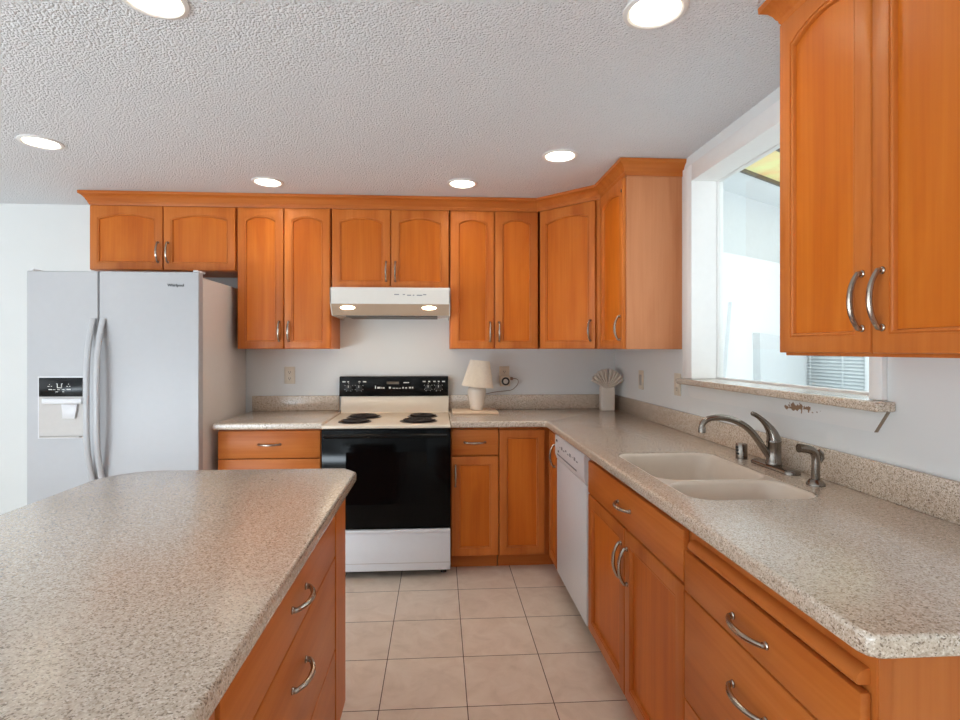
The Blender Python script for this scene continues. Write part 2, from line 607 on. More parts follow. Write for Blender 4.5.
def text_mesh(name, body, size, mat, parent, M4, depth=0.0006, bold=0.0):
    cu = bpy.data.curves.new(name, 'FONT')
    cu.body = body
    cu.size = size
    cu.extrude = depth
    cu.offset = bold
    cu.align_x = 'CENTER'; cu.align_y = 'CENTER'
    t = bpy.data.objects.new('tmp_text', cu)
    COL.objects.link(t)
    me = bpy.data.meshes.new_from_object(t.evaluated_get(bpy.context.evaluated_depsgraph_get()))
    bpy.data.objects.remove(t)
    bpy.data.curves.remove(cu)
    me.name = name
    me.transform(M4)
    me.materials.clear(); me.materials.append(mat)
    o = bpy.data.objects.new(name, me)
    COL.objects.link(o)
    o.parent = parent
    return o


UPRIGHT = Matrix.Rotation(R(90), 4, 'X')   # text facing -y


# ------------------------------------------------------------------ setting
def struct(mb, name, mat, parent=None):
    o = mb.build(name, mat, parent)
    if parent is None: o['kind'] = 'structure'
    return o


struct(B(XL, XR + 0.12, YBACK, YW + 0.12, -0.1, 0), 'floor', M['tile'])
struct(B(XL - 0.12, XR + 0.12, YW, YW + 0.12, 0, ZC + 0.12), 'wall_back', M['wall'])
WY0, WY1, WZ0, WZ1 = 1.500, 2.655, 1.165, 2.205
mb = MB()
mb.box(XR, XR + 0.12, YBACK - 0.12, WY0, 0, ZC + 0.12)
mb.box(XR, XR + 0.12, WY1, YW, 0, ZC + 0.12)
mb.box(XR, XR + 0.12, WY0, WY1, 0, WZ0)
mb.box(XR, XR + 0.12, WY0, WY1, WZ1, ZC + 0.12)
struct(mb, 'wall_right', M['wall'])
# left wall with a window opening, wall behind the camera
mb = MB()
mb.box(XL - 0.12, XL, YBACK - 0.12, -2.5, 0, ZC + 0.12)
mb.box(XL - 0.12, XL, 1.7, YW, 0, ZC + 0.12)
mb.box(XL - 0.12, XL, -2.5, 1.7, 0, 0.45)
mb.box(XL - 0.12, XL, -2.5, 1.7, 2.2, ZC + 0.12)
struct(mb, 'wall_left', M['wall'])
mb = B(XL, XR, YBACK - 0.12, YBACK, 0, ZC + 0.12)
struct(mb, 'wall_front', M['wall'])

# ceiling with a round hole for each recessed light
LIGHTS = [(-0.808, 1.58), (0.632, 1.54), (-1.906, 2.707), (-1.014, 3.265), (0.140, 3.222), (0.620, 2.729)]
HOLE_R = 0.0725
bm = bmesh.new()
oc = [bm.verts.new(p) for p in ((XL, YBACK, ZC), (XR, YBACK, ZC), (XR, YW, ZC), (XL, YW, ZC))]
es = [bm.edges.new((oc[i], oc[(i + 1) % 4])) for i in range(4)]
for (lx, ly) in LIGHTS:
    v = [bm.verts.new((lx + HOLE_R * math.cos(2 * PI * i / 40), ly + HOLE_R * math.sin(2 * PI * i / 40), ZC)) for i in range(40)]
    es += [bm.edges.new((v[i], v[(i + 1) % 40])) for i in range(40)]
bmesh.ops.triangle_fill(bm, use_beauty=True, use_dissolve=False, edges=es)
r = bmesh.ops.extrude_face_region(bm, geom=bm.faces[:])
bmesh.ops.translate(bm, vec=(0, 0, 0.14), verts=[v for v in r['geom'] if isinstance(v, bmesh.types.BMVert)])
bmesh.ops.recalc_face_normals(bm, faces=bm.faces)
o = struct(MB().absorb(bm), 'ceiling', M['ceiling'])

# window 1 (over the sink): casing, jamb lining, sill, apron, sash, glass
win = bpy.data.objects.new('window_1', None); COL.objects.link(win); win['kind'] = 'structure'
win.location = (0, 0, 0)
CX = XR - 0.018
mb = MB()
mb.box(CX, XR, 2.640, 2.738, 1.196, 2.278, 0.003)
mb.box(CX, XR, 1.470, 1.516, 1.196, 2.278, 0.003)
mb.box(CX, XR, 1.516, 2.640, 2.195, 2.278, 0.003)
mb.build('casing', M['trim'], win)
JX = 1.40
mb = MB()
mb.box(CX + 0.001, JX, 2.638, 2.656, 1.197, 2.196)
mb.box(CX + 0.001, JX, 1.499, 1.517, 1.197, 2.196)
mb.box(CX + 0.001, JX, 1.501, 2.654, 2.194, 2.206)
mb.build('jamb', M['trim'], win)
mb = MB()
mb.box(1.2275, XR, 1.438, 2.722, 1.166, 1.195, 0.007, 3)
mb.box(XR - 0.01, JX, WY0 + 0.001, WY1 - 0.001, 1.166, 1.195)
mb.build('sill', M['counter'], win)
MB().prism([(1.462, 1.1655), (2.700, 1.1655), (2.690, 1.125), (2.668, 1.106), (2.640, 1.100), (1.507, 1.100)], XR - 0.009, XR, 'x').build('apron', M['apron'], win)
mb = MB()
mb.prism([(1.4585, 1.1655), (1.4615, 1.1655), (1.5065, 1.100), (1.5035, 1.100)], XR - 0.010, XR, 'x')
e_ = mb.build('apron_end', M['cord'], win); e_['label'] = 'bare brown cut end of the apron'
mb = MB()
f0, f1 = JX, JX + 0.035
mb.box(f0, f1, 2.634, 2.656, 1.18, 2.206, 0.003)
mb.box(f0, f1, 1.499, 1.521, 1.18, 2.206, 0.003)
mb.box(f0, f1, 1.521, 2.634, 1.18, 1.203, 0.003)
mb.box(f0, f1, 1.521, 2.634, 2.192, 2.206, 0.003)
mb.build('sash', M['trim'], win)
B(f0 + 0.012, f0 + 0.017, 1.522, 2.633, 1.204, 2.191).build('glass', M['glass'], win)

# ------------------------------------------------------------------ sun porch seen through the window
d = Vector((0.847, 0.532, 0)).normalized()
nrm = Vector((-d.y, d.x, 0))
PZ = 2.43
ang = math.atan2(d.y, d.x)
P0 = Vector((1.84, 3.49, 0))


def porch_box(s0, s1, t0, t1, z0, z1, bev=0.0):
    """box along the angled porch wall: s along it, t behind it"""
    return MB().box(s0, s1, t0, t1, z0, z1, bev, mat=Matrix.Translation(P0) @ Matrix.Rotation(ang, 4, 'Z'))


tag(porch_box(-0.50, 1.34, 0, 0.08, 0, PZ + 0.02).build('porch_wall', M['porch2']), None, None, kind='structure')
tag(B(2.97, 3.05, -0.5, 4.25, 0, PZ + 0.6).build('porch_outer_wall', M['porch']), None, None, kind='structure')
tag(B(XR + 0.121, 3.05, -0.5, 4.4, -0.1, 0).build('porch_floor', M['porch2']), None, None, kind='structure')
# porch ceiling: white boards round a translucent roof panel
mb = MB()
pr = Matrix.Translation(P0) @ Matrix.Rotation(ang, 4, 'Z')
mb.box(-0.60, 1.45, -0.275, 0.08, PZ, PZ + 0.05, mat=pr)
mb.box(-0.90, 1.45, -0.95, -0.578, PZ, PZ + 0.05, mat=pr)
tmp = MB().prism([(-0.90, -0.275), (-0.90, -0.578), (-0.462, -0.578), (-0.267, -0.275)], PZ, PZ + 0.05, 'z')
tmp.bm.transform(pr)
mb.absorb(tmp.bm)
tag(mb.build('porch_ceiling', M['porch']), None, None, kind='structure')
rp_ = empty('roof_panel', tuple(P0 + Vector((0, 0, PZ))), ang, 'yellowish translucent roof panel with dark edge strip above the sink window', 'roof panel')
MB().prism([(-0.464, -0.577), (1.4, -0.577), (1.4, -0.276), (-0.269, -0.276)], 0.012, 0.02, 'z').build('panel', M['fibreglass'], rp_)
B(-0.272, 1.4, -0.288, -0.270, -0.010, 0.0115).build('edge_strip', M['dark_trim'], rp_)
B(-0.462, 1.4, -0.586, -0.568, -0.010, 0.0115).build('edge_strip', M['dark_trim'], rp_)
# boards on the porch wall
t_ = porch_box(-0.45, 1.32, -0.05, -0.001, 0.0, 1.99, 0.004).build('porch_ledge', M['porch'])
tag(t_, None, None, kind='structure')
o = MB().prism([(-0.02, 1.0), (0.32, 1.0), (0.32, 1.62), (0.08, 1.66)], -0.075, -0.051, 'y').build('white_board', M['porch'])
o.location = P0; o.rotation_euler = (0, 0, ang)
tag(o, 'white slanted board on the porch wall, left one seen through the sink window', 'board', 'boards on the porch wall')
o = MB().prism([(0.42, 0.9), (1.1, 0.9), (1.1, 1.42), (0.40, 1.46)], -0.10, -0.051, 'y').build('white_board', M['porch2'])
o.location = P0; o.rotation_euler = (0, 0, ang)
tag(o, 'white board on the porch wall beside the blind, right one seen through the sink window', 'board', 'boards on the porch wall')
# window with blind in the outer porch wall
bl = empty('window_blind', (2.965, 3.9, 1.03), 0, 'white horizontal blind on the porch window, seen below the near wall cabinet', 'blind')
B(-0.012, -0.002, -0.38, 0.36, 0.0, 0.9).build('pane', M['blind_gap'], bl)
mb = MB()
mb.box(-0.05, 0.0, -0.42, -0.38, -0.04, 0.94, 0.003); mb.box(-0.05, 0.0, 0.36, 0.40, -0.04, 0.94, 0.003)
mb.box(-0.05, 0.0, -0.38, 0.36, -0.04, 0.0, 0.003); mb.box(-0.05, 0.0, -0.38, 0.36, 0.9, 0.94, 0.003)
mb.build('frame', M['porch'], bl)
for k in range(35):
    z = 0.02 + k * 0.0255
    s = MB().box(-0.0125, 0.0125, -0.37, 0.35, -0.001, 0.001, mat=Matrix.Translation((-0.032, 0, z)) @ Matrix.Rotation(R(-38), 4, 'Y'))
    s.build('slat', M['blind'], bl)
for yy in (-0.18, 0.16):
    B(-0.051, -0.049, yy - 0.004, yy + 0.004, 0.01, 0.9).build('ladder_tape', M['blind'], bl)


# ------------------------------------------------------------------ cabinet building blocks
def arch_loop(x0, x1, z0, zs, za, n=14):
    """rectangle whose top is a shallow arch: bottom-left, bottom-right, arch right to left"""
    pts = [(x0, z0), (x1, z0)]
    c = (x0 + x1) / 2; h = (x1 - x0) / 2; rise = za - zs
    for i in range(n + 1):
        x = x1 - (x1 - x0) * i / n
        if rise > 1e-5:
            rad = (h * h + rise * rise) / (2 * rise)
            z = za - rad + math.sqrt(max(0, rad * rad - (x - c) ** 2))
        else:
            z = zs
        pts.append((x, z))
    return pts


def outer_loop(x0, x1, z0, z1, n=14):
    pts = [(x0, z0), (x1, z0)]
    for i in range(n + 1):
        pts.append((x1 - (x1 - x0) * i / n, z1))
    return pts


def handle_mesh(length=0.132, reach=0.030, r=0.0058):
    """bow pull along local z, standing off towards -y, feet at y=0"""
    mb = MB()
    h = length / 2
    pts = [(0, 0.0, -h + 0.004), (0, -0.008, -h + 0.004)]
    n = 14
    for i in range(n + 1):
        t = -1 + 2 * i / n
        pts.append((0, -0.010 - (reach - 0.010) * (1 - abs(t) ** 2.3), (h - 0.003) * t))
    pts += [(0, -0.008, h - 0.004), (0, 0.0, h - 0.004)]
    rr = [r * 1.15] * 2 + [r * (0.95 + 0.25 * (1 - abs(-1 + 2 * i / n))) for i in range(n + 1)] + [r * 1.15] * 2
    mb.tube(pts, rr, 10)
    for s in (-1, 1):
        mb.lathe([(0.0085, 0), (0.0085, 0.003), (0.006, 0.006)], n=12, mat=Matrix.Translation((0, 0.0005, s * (h - 0.004))) @ Matrix.Rotation(R(90), 4, 'X'))
    return mb


HV = handle_mesh().build('handle', M['nickel']).data
for o in [x for x in bpy.data.objects if x.name == 'handle']: bpy.data.objects.remove(o)


def handle(parent, x, z, y=0.0, horiz=False, mesh=None):
    o = bpy.data.objects.new('handle', mesh or HV)
    COL.objects.link(o)
    o.parent = parent
    o.location = (x, y, z)
    if horiz: o.rotation_euler = (0, R(90), 0)
    return o


def door(root, x0, x1, z0, z1, arch=0.027, stile=0.056, rail=0.052, top=0.060, hnd=None, y=0.0, T=0.019):
    """frame-and-panel door, its outer face at local y; hnd=(x,z)"""
    zs, za = z1 - top - arch, z1 - top
    mb = MB()

    def O(i, yy): return [(p[0], yy, p[1]) for p in outer_loop(x0 + i, x1 - i, z0 + i, z1 - i)]

    def I(i, yy): return [(p[0], yy, p[1]) for p in arch_loop(x0 + stile + i, x1 - stile - i, z0 + rail + i, zs - i, za - i)]
    mb.rings([O(0, y + T), O(0, y + 0.004), O(0.0015, y + 0.001), O(0.004, y), I(-0.011, y), I(-0.0105, y + 0.0035), I(-0.0085, y + 0.0035), I(-0.007, y + 0.0015), I(-0.0045, y + 0.0012), I(-0.002, y + 0.0030), I(-0.0005, y + 0.0065), I(0.0, y + 0.0130), I(0.0, y + 0.0135)], False, False)
    dr = mb.build('door', M['wood_v'], root, smooth=30)
    pn = MB()
    Pn = [(p[0], y + 0.0120, p[1]) for p in arch_loop(x0 + stile - 0.004, x1 - stile + 0.004, z0 + rail - 0.004, zs + 0.004, za + 0.004)]
    Pb = [(p[0], y + T - 0.001, p[2]) for p in Pn]
    pn.rings([Pb, Pn])
    pn.build('panel', M['wood_panel'], dr)
    if hnd: handle(dr, hnd[0], hnd[1], y)
    return dr


def drawer(root, x0, x1, z0, z1, hnd=True, y=0.0, T=0.019, hz=None):
    dr = B(x0, x1, y, y + T, z0, z1, 0.0035, 2).build('drawer', M['wood_h'], root)
    if hnd: handle(dr, (x0 + x1) / 2, (z0 + z1) / 2 if hz is None else hz, y, True)
    return dr


def upper(name, x0, x1, zb, label, ndoor=2, depth=None, group='wall cabinets'):
    """wall cabinet on the back wall, doors facing -y"""
    r = empty(name, (x0, YU, zb), 0, label, 'cabinet', group)
    W = x1 - x0; ztop = 2.334 - zb; zt = 2.251 - zb
    B(0.0006, W - 0.0006, 0.0205, (YW - YU) - 0.001, 0.0, ztop, 0.001, 1).build('body', M['wood_v'], r)
    g = 0.0020
    if ndoor == 2:
        m = W / 2
        door(r, g + 0.003, m - 0.003, 0.002, zt, hnd=(m - 0.030, 0.113))
        door(r, m + 0.003, W - g - 0.003, 0.002, zt, hnd=(m + 0.030, 0.113))
    return r


upper('wall_cabinet', -2.196, -1.294, 1.846, 'short two-door orange maple wall cabinet above the white refrigerator')
upper('wall_cabinet', -1.290, -0.698, 1.347, 'tall two-door orange maple wall cabinet between refrigerator and range hood')
upper('wall_cabinet', -0.694, 0.068, 1.737, 'short two-door orange maple wall cabinet directly above the range hood')
upper('wall_cabinet', 0.073, 0.6585, 1.347, 'tall two-door orange maple wall cabinet above the little table lamp')

# diagonal corner wall cabinet
A_ = Vector((0.660, YU)); B_ = Vector((0.962, 3.205))
dv = B_ - A_; LD = dv.length; rzd = math.atan2(dv.y, dv.x)
cc = empty('corner_wall_cabinet', (A_.x, A_.y, 1.347), rzd, 'single-door orange maple wall cabinet set diagonally in the corner', 'cabinet', 'wall cabinets')
inv = Matrix.Rotation(-rzd, 2)


def loc2(p):
    v = inv @ (Vector(p) - A_)
    return (v.x, v.y)


nb = Vector((-dv.y, dv.x)).normalized() * 0.0205   # into the cabinet
MB().prism([loc2(A_ + nb + Vector((0.0, 0.001))), loc2(B_ + nb + Vector((0.001, 0))), loc2((XR - 0.001, B_.y + 0.012)), loc2((XR - 0.001, YW - 0.001)), loc2((A_.x + 0.001, YW - 0.001))], 0, 2.334 - 1.347, 'z').build('body', M['wood_v'], cc)
door(cc, 0.007, LD - 0.022, 0.002, 2.251 - 1.347, top=0.066, hnd=(LD - 0.022 - 0.030, 0.113))

# wall cabinet between the corner and the window (faces -x)
XU = 0.965
rc = empty('wall_cabinet', (XU, 3.196, 1.345), R(-90), 'single-door orange maple wall cabinet left of the sink window', 'cabinet', 'wall cabinets')
WR = 3.196 - 2.778
B(0.006, WR, 0.0205, XR - XU - 0.001, 0, 2.334 - 1.345, 0.001, 1).build('body', M['pale_maple'], rc)
door(rc, 0.012, WR - 0.006, 0.002, 2.251 - 1.345, hnd=(WR - 0.040, 0.113))
B(WR - 0.022, WR - 0.012, -0.004, 0.0, 0.83, 0.846, 0.002).build('hinge_bumper', M['black_matte'], rc)

# near wall cabinet at the right edge of the view
nc = empty('wall_cabinet', (0.958, 1.462, 1.333), R(-90), 'large two-door orange maple wall cabinet nearest the camera, right of the sink window', 'cabinet', 'wall cabinets')
WN = 0.668
B(0.0, WN, 0.0205, XR - 0.958 - 0.001, -0.006, 2.334 - 1.333, 0.001, 1).build('body', M['wood_v'], nc)
door(nc, 0.001, 0.3225, 0.002, 2.256 - 1.333, hnd=(0.299, 0.120))
door(nc, 0.3255, WN - 0.001, 0.002, 2.256 - 1.333, hnd=(0.355, 0.120))


# crown moulding
def crown(name, path, label):
    prof = [(0.0005, 2.258), (0.007, 2.258), (0.009, 2.266), (0.013, 2.272), (0.014, 2.279), (0.018, 2.283), (0.024, 2.296), (0.034, 2.309), (0.044, 2.316), (0.050, 2.319), (0.051, 2.336), (0.0005, 2.336)]
    rs = []
    for o, z in prof:
        rs.append([(p[0], p[1], z) for p in offset_poly(path, -o, closed=False)])
    # rings run along the profile, each an open polyline
    mb = MB()
    bm = bmesh.new()
    vs = [[bm.verts.new(p) for p in r_] for r_ in rs]
    for i in range(len(vs)):
        a, b = vs[i], vs[(i + 1) % len(vs)]
        for k in range(len(a) - 1):
            bm.faces.new((a[k], a[k + 1], b[k + 1], b[k]))
    bm.faces.new([v[0] for v in vs]); bm.faces.new([v[-1] for v in vs][::-1])
    bmesh.ops.recalc_face_normals(bm, faces=bm.faces)
    o = mb.absorb(bm).build(name, M['wood_h'], smooth=25)
    return tag(o, label, 'moulding', 'cabinet crown mouldings')


e = 0.0205
nbn = nb.normalized()
cA = (A_.x - 0.0005, YU + e)
# corner points of the box fronts
cB = tuple((B_ + nb))
cB = (XU + e, B_.y + (XU + e - B_.x) * 0.2)
crown('crown_molding', [(-2.1965, YW - 0.001), (-2.1965, YU + e), cA, cB, (XU + e, 2.7775), (XR - 0.001, 2.7775)],
      'orange maple crown molding running along the back wall cabinets and round the corner')
pth = [(XR - 0.011, 1.4625), (0.958 + e, 1.4625), (0.958 + e, 1.462 - WN - 0.0005), (XR - 0.001, 1.462 - WN - 0.0005)]
crown('crown_molding', pth, 'orange maple crown molding on top of the near wall cabinet')

# ------------------------------------------------------------------ base cabinets
ZB0, ZB1 = 0.10, 0.8745   # box bottom and top


def base_box(r, W, D, toe0=0.0, toe1=0.0):
    B(0.0008, W - 0.0008, 0.0205, D, ZB0, ZB1, 0.001, 1).build('body', M['wood_v'], r)
    B(0.002 + toe0, W - 0.002 - toe1, 0.088, 0.106, 0.0, ZB0 - 0.0005).build('toe_kick', M['wood_toe'], r)
    B(0.002, W - 0.002, 0.16, D - 0.01, 0.0, ZB0 - 0.0005).build('plinth', M['wood_toe'], r)


DB = YW - YB - 0.001
b1 = empty('base_cabinet', (-1.297, YB, 0), 0, 'orange maple drawer base cabinet between refrigerator and range', 'cabinet', 'base cabinets')
base_box(b1, 0.600, DB)
drawer(b1, 0.004, 0.596, 0.702, 0.864)
drawer(b1, 0.004, 0.596, 0.408, 0.697)
drawer(b1, 0.004, 0.596, 0.104, 0.403)

b2 = empty('base_cabinet', (0.070, YB, 0), 0, 'orange maple base cabinet with one drawer over one door, right of the range', 'cabinet', 'base cabinets')
base_box(b2, 0.292, DB)
drawer(b2, 0.004, 0.290, 0.705, 0.860)
door(b2, 0.004, 0.290, 0.098, 0.698, arch=0.0, stile=0.055, rail=0.055, top=0.055, hnd=(0.030, 0.582))

# corner base cabinet with a pair of doors meeting in the inner corner
b3 = empty('corner_base_cabinet', (0.364, YB, 0), 0, 'orange maple corner base cabinet with two doors meeting at a right angle', 'cabinet', 'base cabinets')
xi = XB - 0.364     # local x of the right-hand fronts
MB().prism([(0.0008, 0.0205), (xi + 0.0205, 0.0205), (xi + 0.0205, 3.008 - YB), (XR - 0.364 - 0.001, 3.008 - YB), (XR - 0.364 - 0.001, DB), (0.0008, DB)], ZB0, ZB1, 'z').build('body', M['wood_v'], b3)
mb = MB()
mb.box(0.002, xi + 0.088, 0.088, 0.106, 0, ZB0 - 0.0005)
mb.box(xi + 0.088, xi + 0.106, 3.010 - YB, 0.106, 0, ZB0 - 0.0005)
mb.build('toe_kick', M['wood_toe'], b3)
door(b3, 0.002, xi - 0.020, 0.098, 0.856, arch=0.0, stile=0.052, rail=0.055, top=0.055)
dr2 = door(b3, 0.0, 0.205, 0.098, 0.856, arch=0.0, stile=0.045, rail=0.055, top=0.055, hnd=(0.175, 0.735))
dr2.location = (xi, -0.021, 0)
dr2.rotation_euler = (0, 0, R(-90))

# dishwasher
dw = empty('dishwasher', (XB - 0.004, 3.003, 0), R(-90), 'white built-in dishwasher under the right-hand countertop', 'dishwasher')
WD = 0.616
B(0.004, WD - 0.004, 0.02, 0.58, 0.09, 0.872).build('body', M['grey_plastic'], dw)
B(0.003, WD - 0.003, 0.004, 0.019, 0.095, 0.728, 0.004).build('door', M['white_app'], dw)
mb = MB()
mb.rings([[(x, 0.004, 0.731), (x, -0.006, 0.760), (x, -0.006, 0.860), (x, -0.002, 0.866), (x, 0.019, 0.866), (x, 0.019, 0.731)] for x in (0.003, WD - 0.003)])
cpn = mb.build('control_panel', M['white_app'], dw)
B(0.06, WD - 0.14, -0.0075, -0.0055, 0.762, 0.769).build('latch_groove', M['mark_grey'], cpn)
mb = MB()
for k in range(9):
    x = 0.11 + k * 0.045
    mb.box(x, x + 0.026, -0.0072, -0.0058, 0.806 + 0.008 * (k % 3 == 0), 0.812 + 0.010 * (k % 2))
mb.build('button_marks', M['mark_grey'], cpn)
mb = MB()
mb.box(0.030, 0.062, -0.0072, -0.0058, 0.832, 0.844)
mb.build('brand_mark', M['mark_dark'], cpn)
mb = MB()
mb.box(0.075, 0.098, -0.0072, -0.0058, 0.780, 0.790)
mb.build('latch_mark', M['mark_dark'], cpn)
B(0.006, WD - 0.006, 0.085, 0.10, 0.0, 0.089).build('toe_panel', M['black_matte'], dw)

# filler + sink base
DR = XR - XB - 0.001
sb = empty('sink_base_cabinet', (XB, 2.386, 0), R(-90), 'orange maple sink base cabinet with false drawer front over two doors', 'cabinet', 'base cabinets')
WS = 2.386 - 1.426
mb = MB()
mb.box(0.0008, WS - 0.0008, 0.0205, 0.038, ZB0, ZB1)
mb.box(0.0008, 0.018, 0.038, DR, ZB0, ZB1); mb.box(WS - 0.018, WS - 0.0008, 0.038, DR, ZB0, ZB1)
mb.box(0.018, WS - 0.018, 0.038, DR, ZB0, ZB0 + 0.018)
mb.build('body', M['wood_v'], sb)
B(0.002, WS - 0.002, 0.088, 0.106, 0, ZB0 - 0.0005).build('toe_kick', M['wood_toe'], sb)
drawer(sb, 0.024, WS - 0.003, 0.708, 0.850)
md = 0.024 + (WS - 0.027) / 2
door(sb, 0.024, md - 0.003, 0.100, 0.700, arch=0.0, stile=0.058, rail=0.058, top=0.058, hnd=(md - 0.032, 0.575))
door(sb, md + 0.003, WS - 0.003, 0.100, 0.700, arch=0.0, stile=0.058, rail=0.058, top=0.058, hnd=(md + 0.030, 0.575))

# drawer base with pull-out board
db = empty('base_cabinet', (XB, 1.425, 0), R(-90), 'orange maple drawer base cabinet with pull-out board at the near end of the sink counter', 'cabinet', 'base cabinets')
WB = 1.425 - 0.800
base_box(db, WB, DR)
drawer(db, 0.004, WB - 0.010, 0.692, 0.800, hz=0.742)
drawer(db, 0.004, WB - 0.010, 0.402, 0.687, hz=0.588)
drawer(db, 0.004, WB - 0.010, 0.104, 0.397)
mb = MB()
prof = [(-0.002, 0.812), (-0.004, 0.816), (-0.003, 0.823), (0.001, 0.829), (0.008, 0.834), (0.014, 0.836), (0.020, 0.836), (0.020, 0.811), (0.002, 0.811)]
mb.rings([[(x, p[0], p[1]) for p in prof] for x in (0.030, WB - 0.014)])
pb = mb.build('pull_out_board', M['wood_h'], db, smooth=50)
pb['label'] = 'rounded front edge of the pull-out board'
# stile on the end of the run
B(WB - 0.0005, WB + 0.0025, 0.0205, 0.042, ZB0, ZB1).build('end_stile', M['wood_v'], db)

# ------------------------------------------------------------------ island
ib = empty('island_cabinet', (-0.33, 0.832, 0), R(90), 'orange maple island cabinet with wide drawers, far end facing the range', 'cabinet', 'island cabinets')
WI = 1.917 - 0.832
DI = 0.68
B(0.0, WI, 0.0205, DI, 0.11, ZB1, 0.001, 1).build('body', M['wood_v'], ib)
B(0.002, WI - 0.03, 0.09, 0.108, 0, 0.1095).build('toe_kick', M['wood_toe'], ib)
B(0.002, WI - 0.03, 0.16, DI - 0.02, 0, 0.1095).build('plinth', M['wood_toe'], ib)
drawer(ib, 0.004, 0.908, 0.684, 0.862, hz=0.757)
drawer(ib, 0.004, 0.908, 0.388, 0.679, hz=0.576)
drawer(ib, 0.004, 0.908, 0.115, 0.383)
B(0.913, WI, -0.002, 0.0203, 0.11, ZB1, 0.001, 1).build('corner_stile', M['wood_v'], ib)
for ch in [c for c in bpy.data.objects if c.parent == ib and c.name.startswith('drawer')]:
    for h_ in [c for c in bpy.data.objects if c.parent == ch]:
        h_.location.x = 1.295 - 0.832
ib2 = empty('island_cabinet', (-0.33, 0.28, 0), R(90), 'orange maple island cabinet with drawer front at the bottom edge, near the camera', 'cabinet', 'island cabinets')
W2 = 0.831 - 0.28
B(0.0, W2, 0.0205, DI, 0.11, ZB1, 0.001, 1).build('body', M['wood_v'], ib2)
B(0.002, W2, 0.09, 0.108, 0, 0.1095).build('toe_kick', M['wood_toe'], ib2)
drawer(ib2, 0.004, W2 - 0.012, 0.684, 0.862)
door(ib2, 0.004, W2 - 0.012, 0.115, 0.679, arch=0.0, hnd=(0.035, 0.55))


# ------------------------------------------------------------------ countertops
def arc(cx, cy, r, a0, a1, n=6):
    return [(cx + r * math.cos(R(a0 + (a1 - a0) * i / n)), cy + r * math.sin(R(a0 + (a1 - a0) * i / n))) for i in range(n + 1)]


ZT0 = 0.876
YF, XF = 3.203, 0.641
SINK = (0.722, 1.122, 1.485, 2.190)
outer = [(0.0705, YF), *arc(XF - 0.03, YF - 0.03, 0.03, 90, 0, 8), (XF, 0.792), (XF + 0.006, 0.777), (XF + 0.022, 0.766), (XR - 0.0005, 0.766), (XR - 0.0005, YW - 0.0005), (0.0705, YW - 0.0005)]
hole = rrect(*SINK, 0.075)
ct = empty('countertop', (0, 0, 0), 0, 'L-shaped speckled beige countertop with backsplash holding the sink and lamp', 'countertop', 'speckled beige countertops')
slab(MB(), outer, [hole], ZT0, ZCT).build('slab', M['counter'], ct)
mb = MB()
mb.box(0.0705, XR - 0.021, YW - 0.0205, YW - 0.001, ZCT + 0.0003, 1.018, 0.003)
mb.box(XR - 0.0205, XR - 0.001, 0.766, YW - 0.021, ZCT + 0.0003, 1.017, 0.003)
mb.build('backsplash', M['counter'], ct)
ct2 = empty('countertop', (0, 0, 0), 0, 'short speckled beige countertop with backsplash between refrigerator and range', 'countertop', 'speckled beige countertops')
slab(MB(), [(-1.305, YF), (-0.6825, YF), (-0.6825, YW - 0.0005), (-1.305, YW - 0.0005)], [], ZT0, ZCT).build('slab', M['counter'], ct2)
B(-1.302, -0.7035, YW - 0.0205, YW - 0.001, ZCT + 0.0003, 1.018, 0.003).build('backsplash', M['counter'], ct2)
# island top: cut corner at the range end, rounded corner at the refrigerator end
IX0, IX1, IY1 = -1.142, -0.290, 1.980
isl = [(-0.285, 0.25), (IX1, 1.915), (IX1 - 0.05, IY1), (-0.80, IY1 + 0.002)] + arc(IX0 + 0.17, IY1 - 0.165, 0.17, 84, 176, 10) + [(IX0 - 0.002, 1.45), (IX0, 0.25)]
o = slab(MB(), isl, [], ZT0, ZCT).build('island_countertop', M['counter'])
tag(o, 'speckled beige island countertop with one rounded corner, filling the lower left', 'countertop', 'speckled beige countertops')

# ------------------------------------------------------------------ sink
sx0, sx1, sy0, sy1 = SINK
snk = empty('sink', (0, 0, 0), 0, 'bisque double-bowl sink set flush in the countertop under the window', 'sink')
ydiv = 1.722
bowls = [(sx0 + 0.006, sx1 - 0.006, ydiv + 0.009, sy1 - 0.006, 0.070), (sx0 + 0.006, sx1 - 0.006, sy0 + 0.006, ydiv - 0.009, 0.070)]
mb = MB()
slab(mb, rrect(sx0 + 0.001, sx1 - 0.001, sy0 + 0.001, sy1 - 0.001, 0.074), [rrect(*b_) for b_ in bowls], 0.890, 0.9125, r=0.002, seg=2)
mb.build('rim', M['sink'], snk)
for (x0, x1, y0, y1, rr), dep in zip(bowls, (0.19, 0.17)):
    rs = []
    for off, z in ((-0.0005, 0.9115), (0.004, 0.9085), (0.008, 0.900), (0.014, 0.86), (0.020, ZCT - dep + 0.05), (0.026, ZCT - dep + 0.025), (0.040, ZCT - dep + 0.008), (0.060, ZCT - dep)):
        rs.append([(p[0], p[1], z) for p in rrect(x0 + off, x1 - off, y0 + off, y1 - off, max(0.02, rr - off * 0.4))])
    mb = MB().rings(rs, cap0=False, cap1=True)
    bw = mb.build('bowl', M['sink'], snk, smooth=60)
    MB().lathe([(0.042, 0.0), (0.042, 0.003), (0.034, 0.003), (0.030, -0.0005)], c=((x0 + x1) / 2, (y0 + y1) / 2, ZCT - dep + 0.0005), n=24).build('drain', M['faucet'], bw)

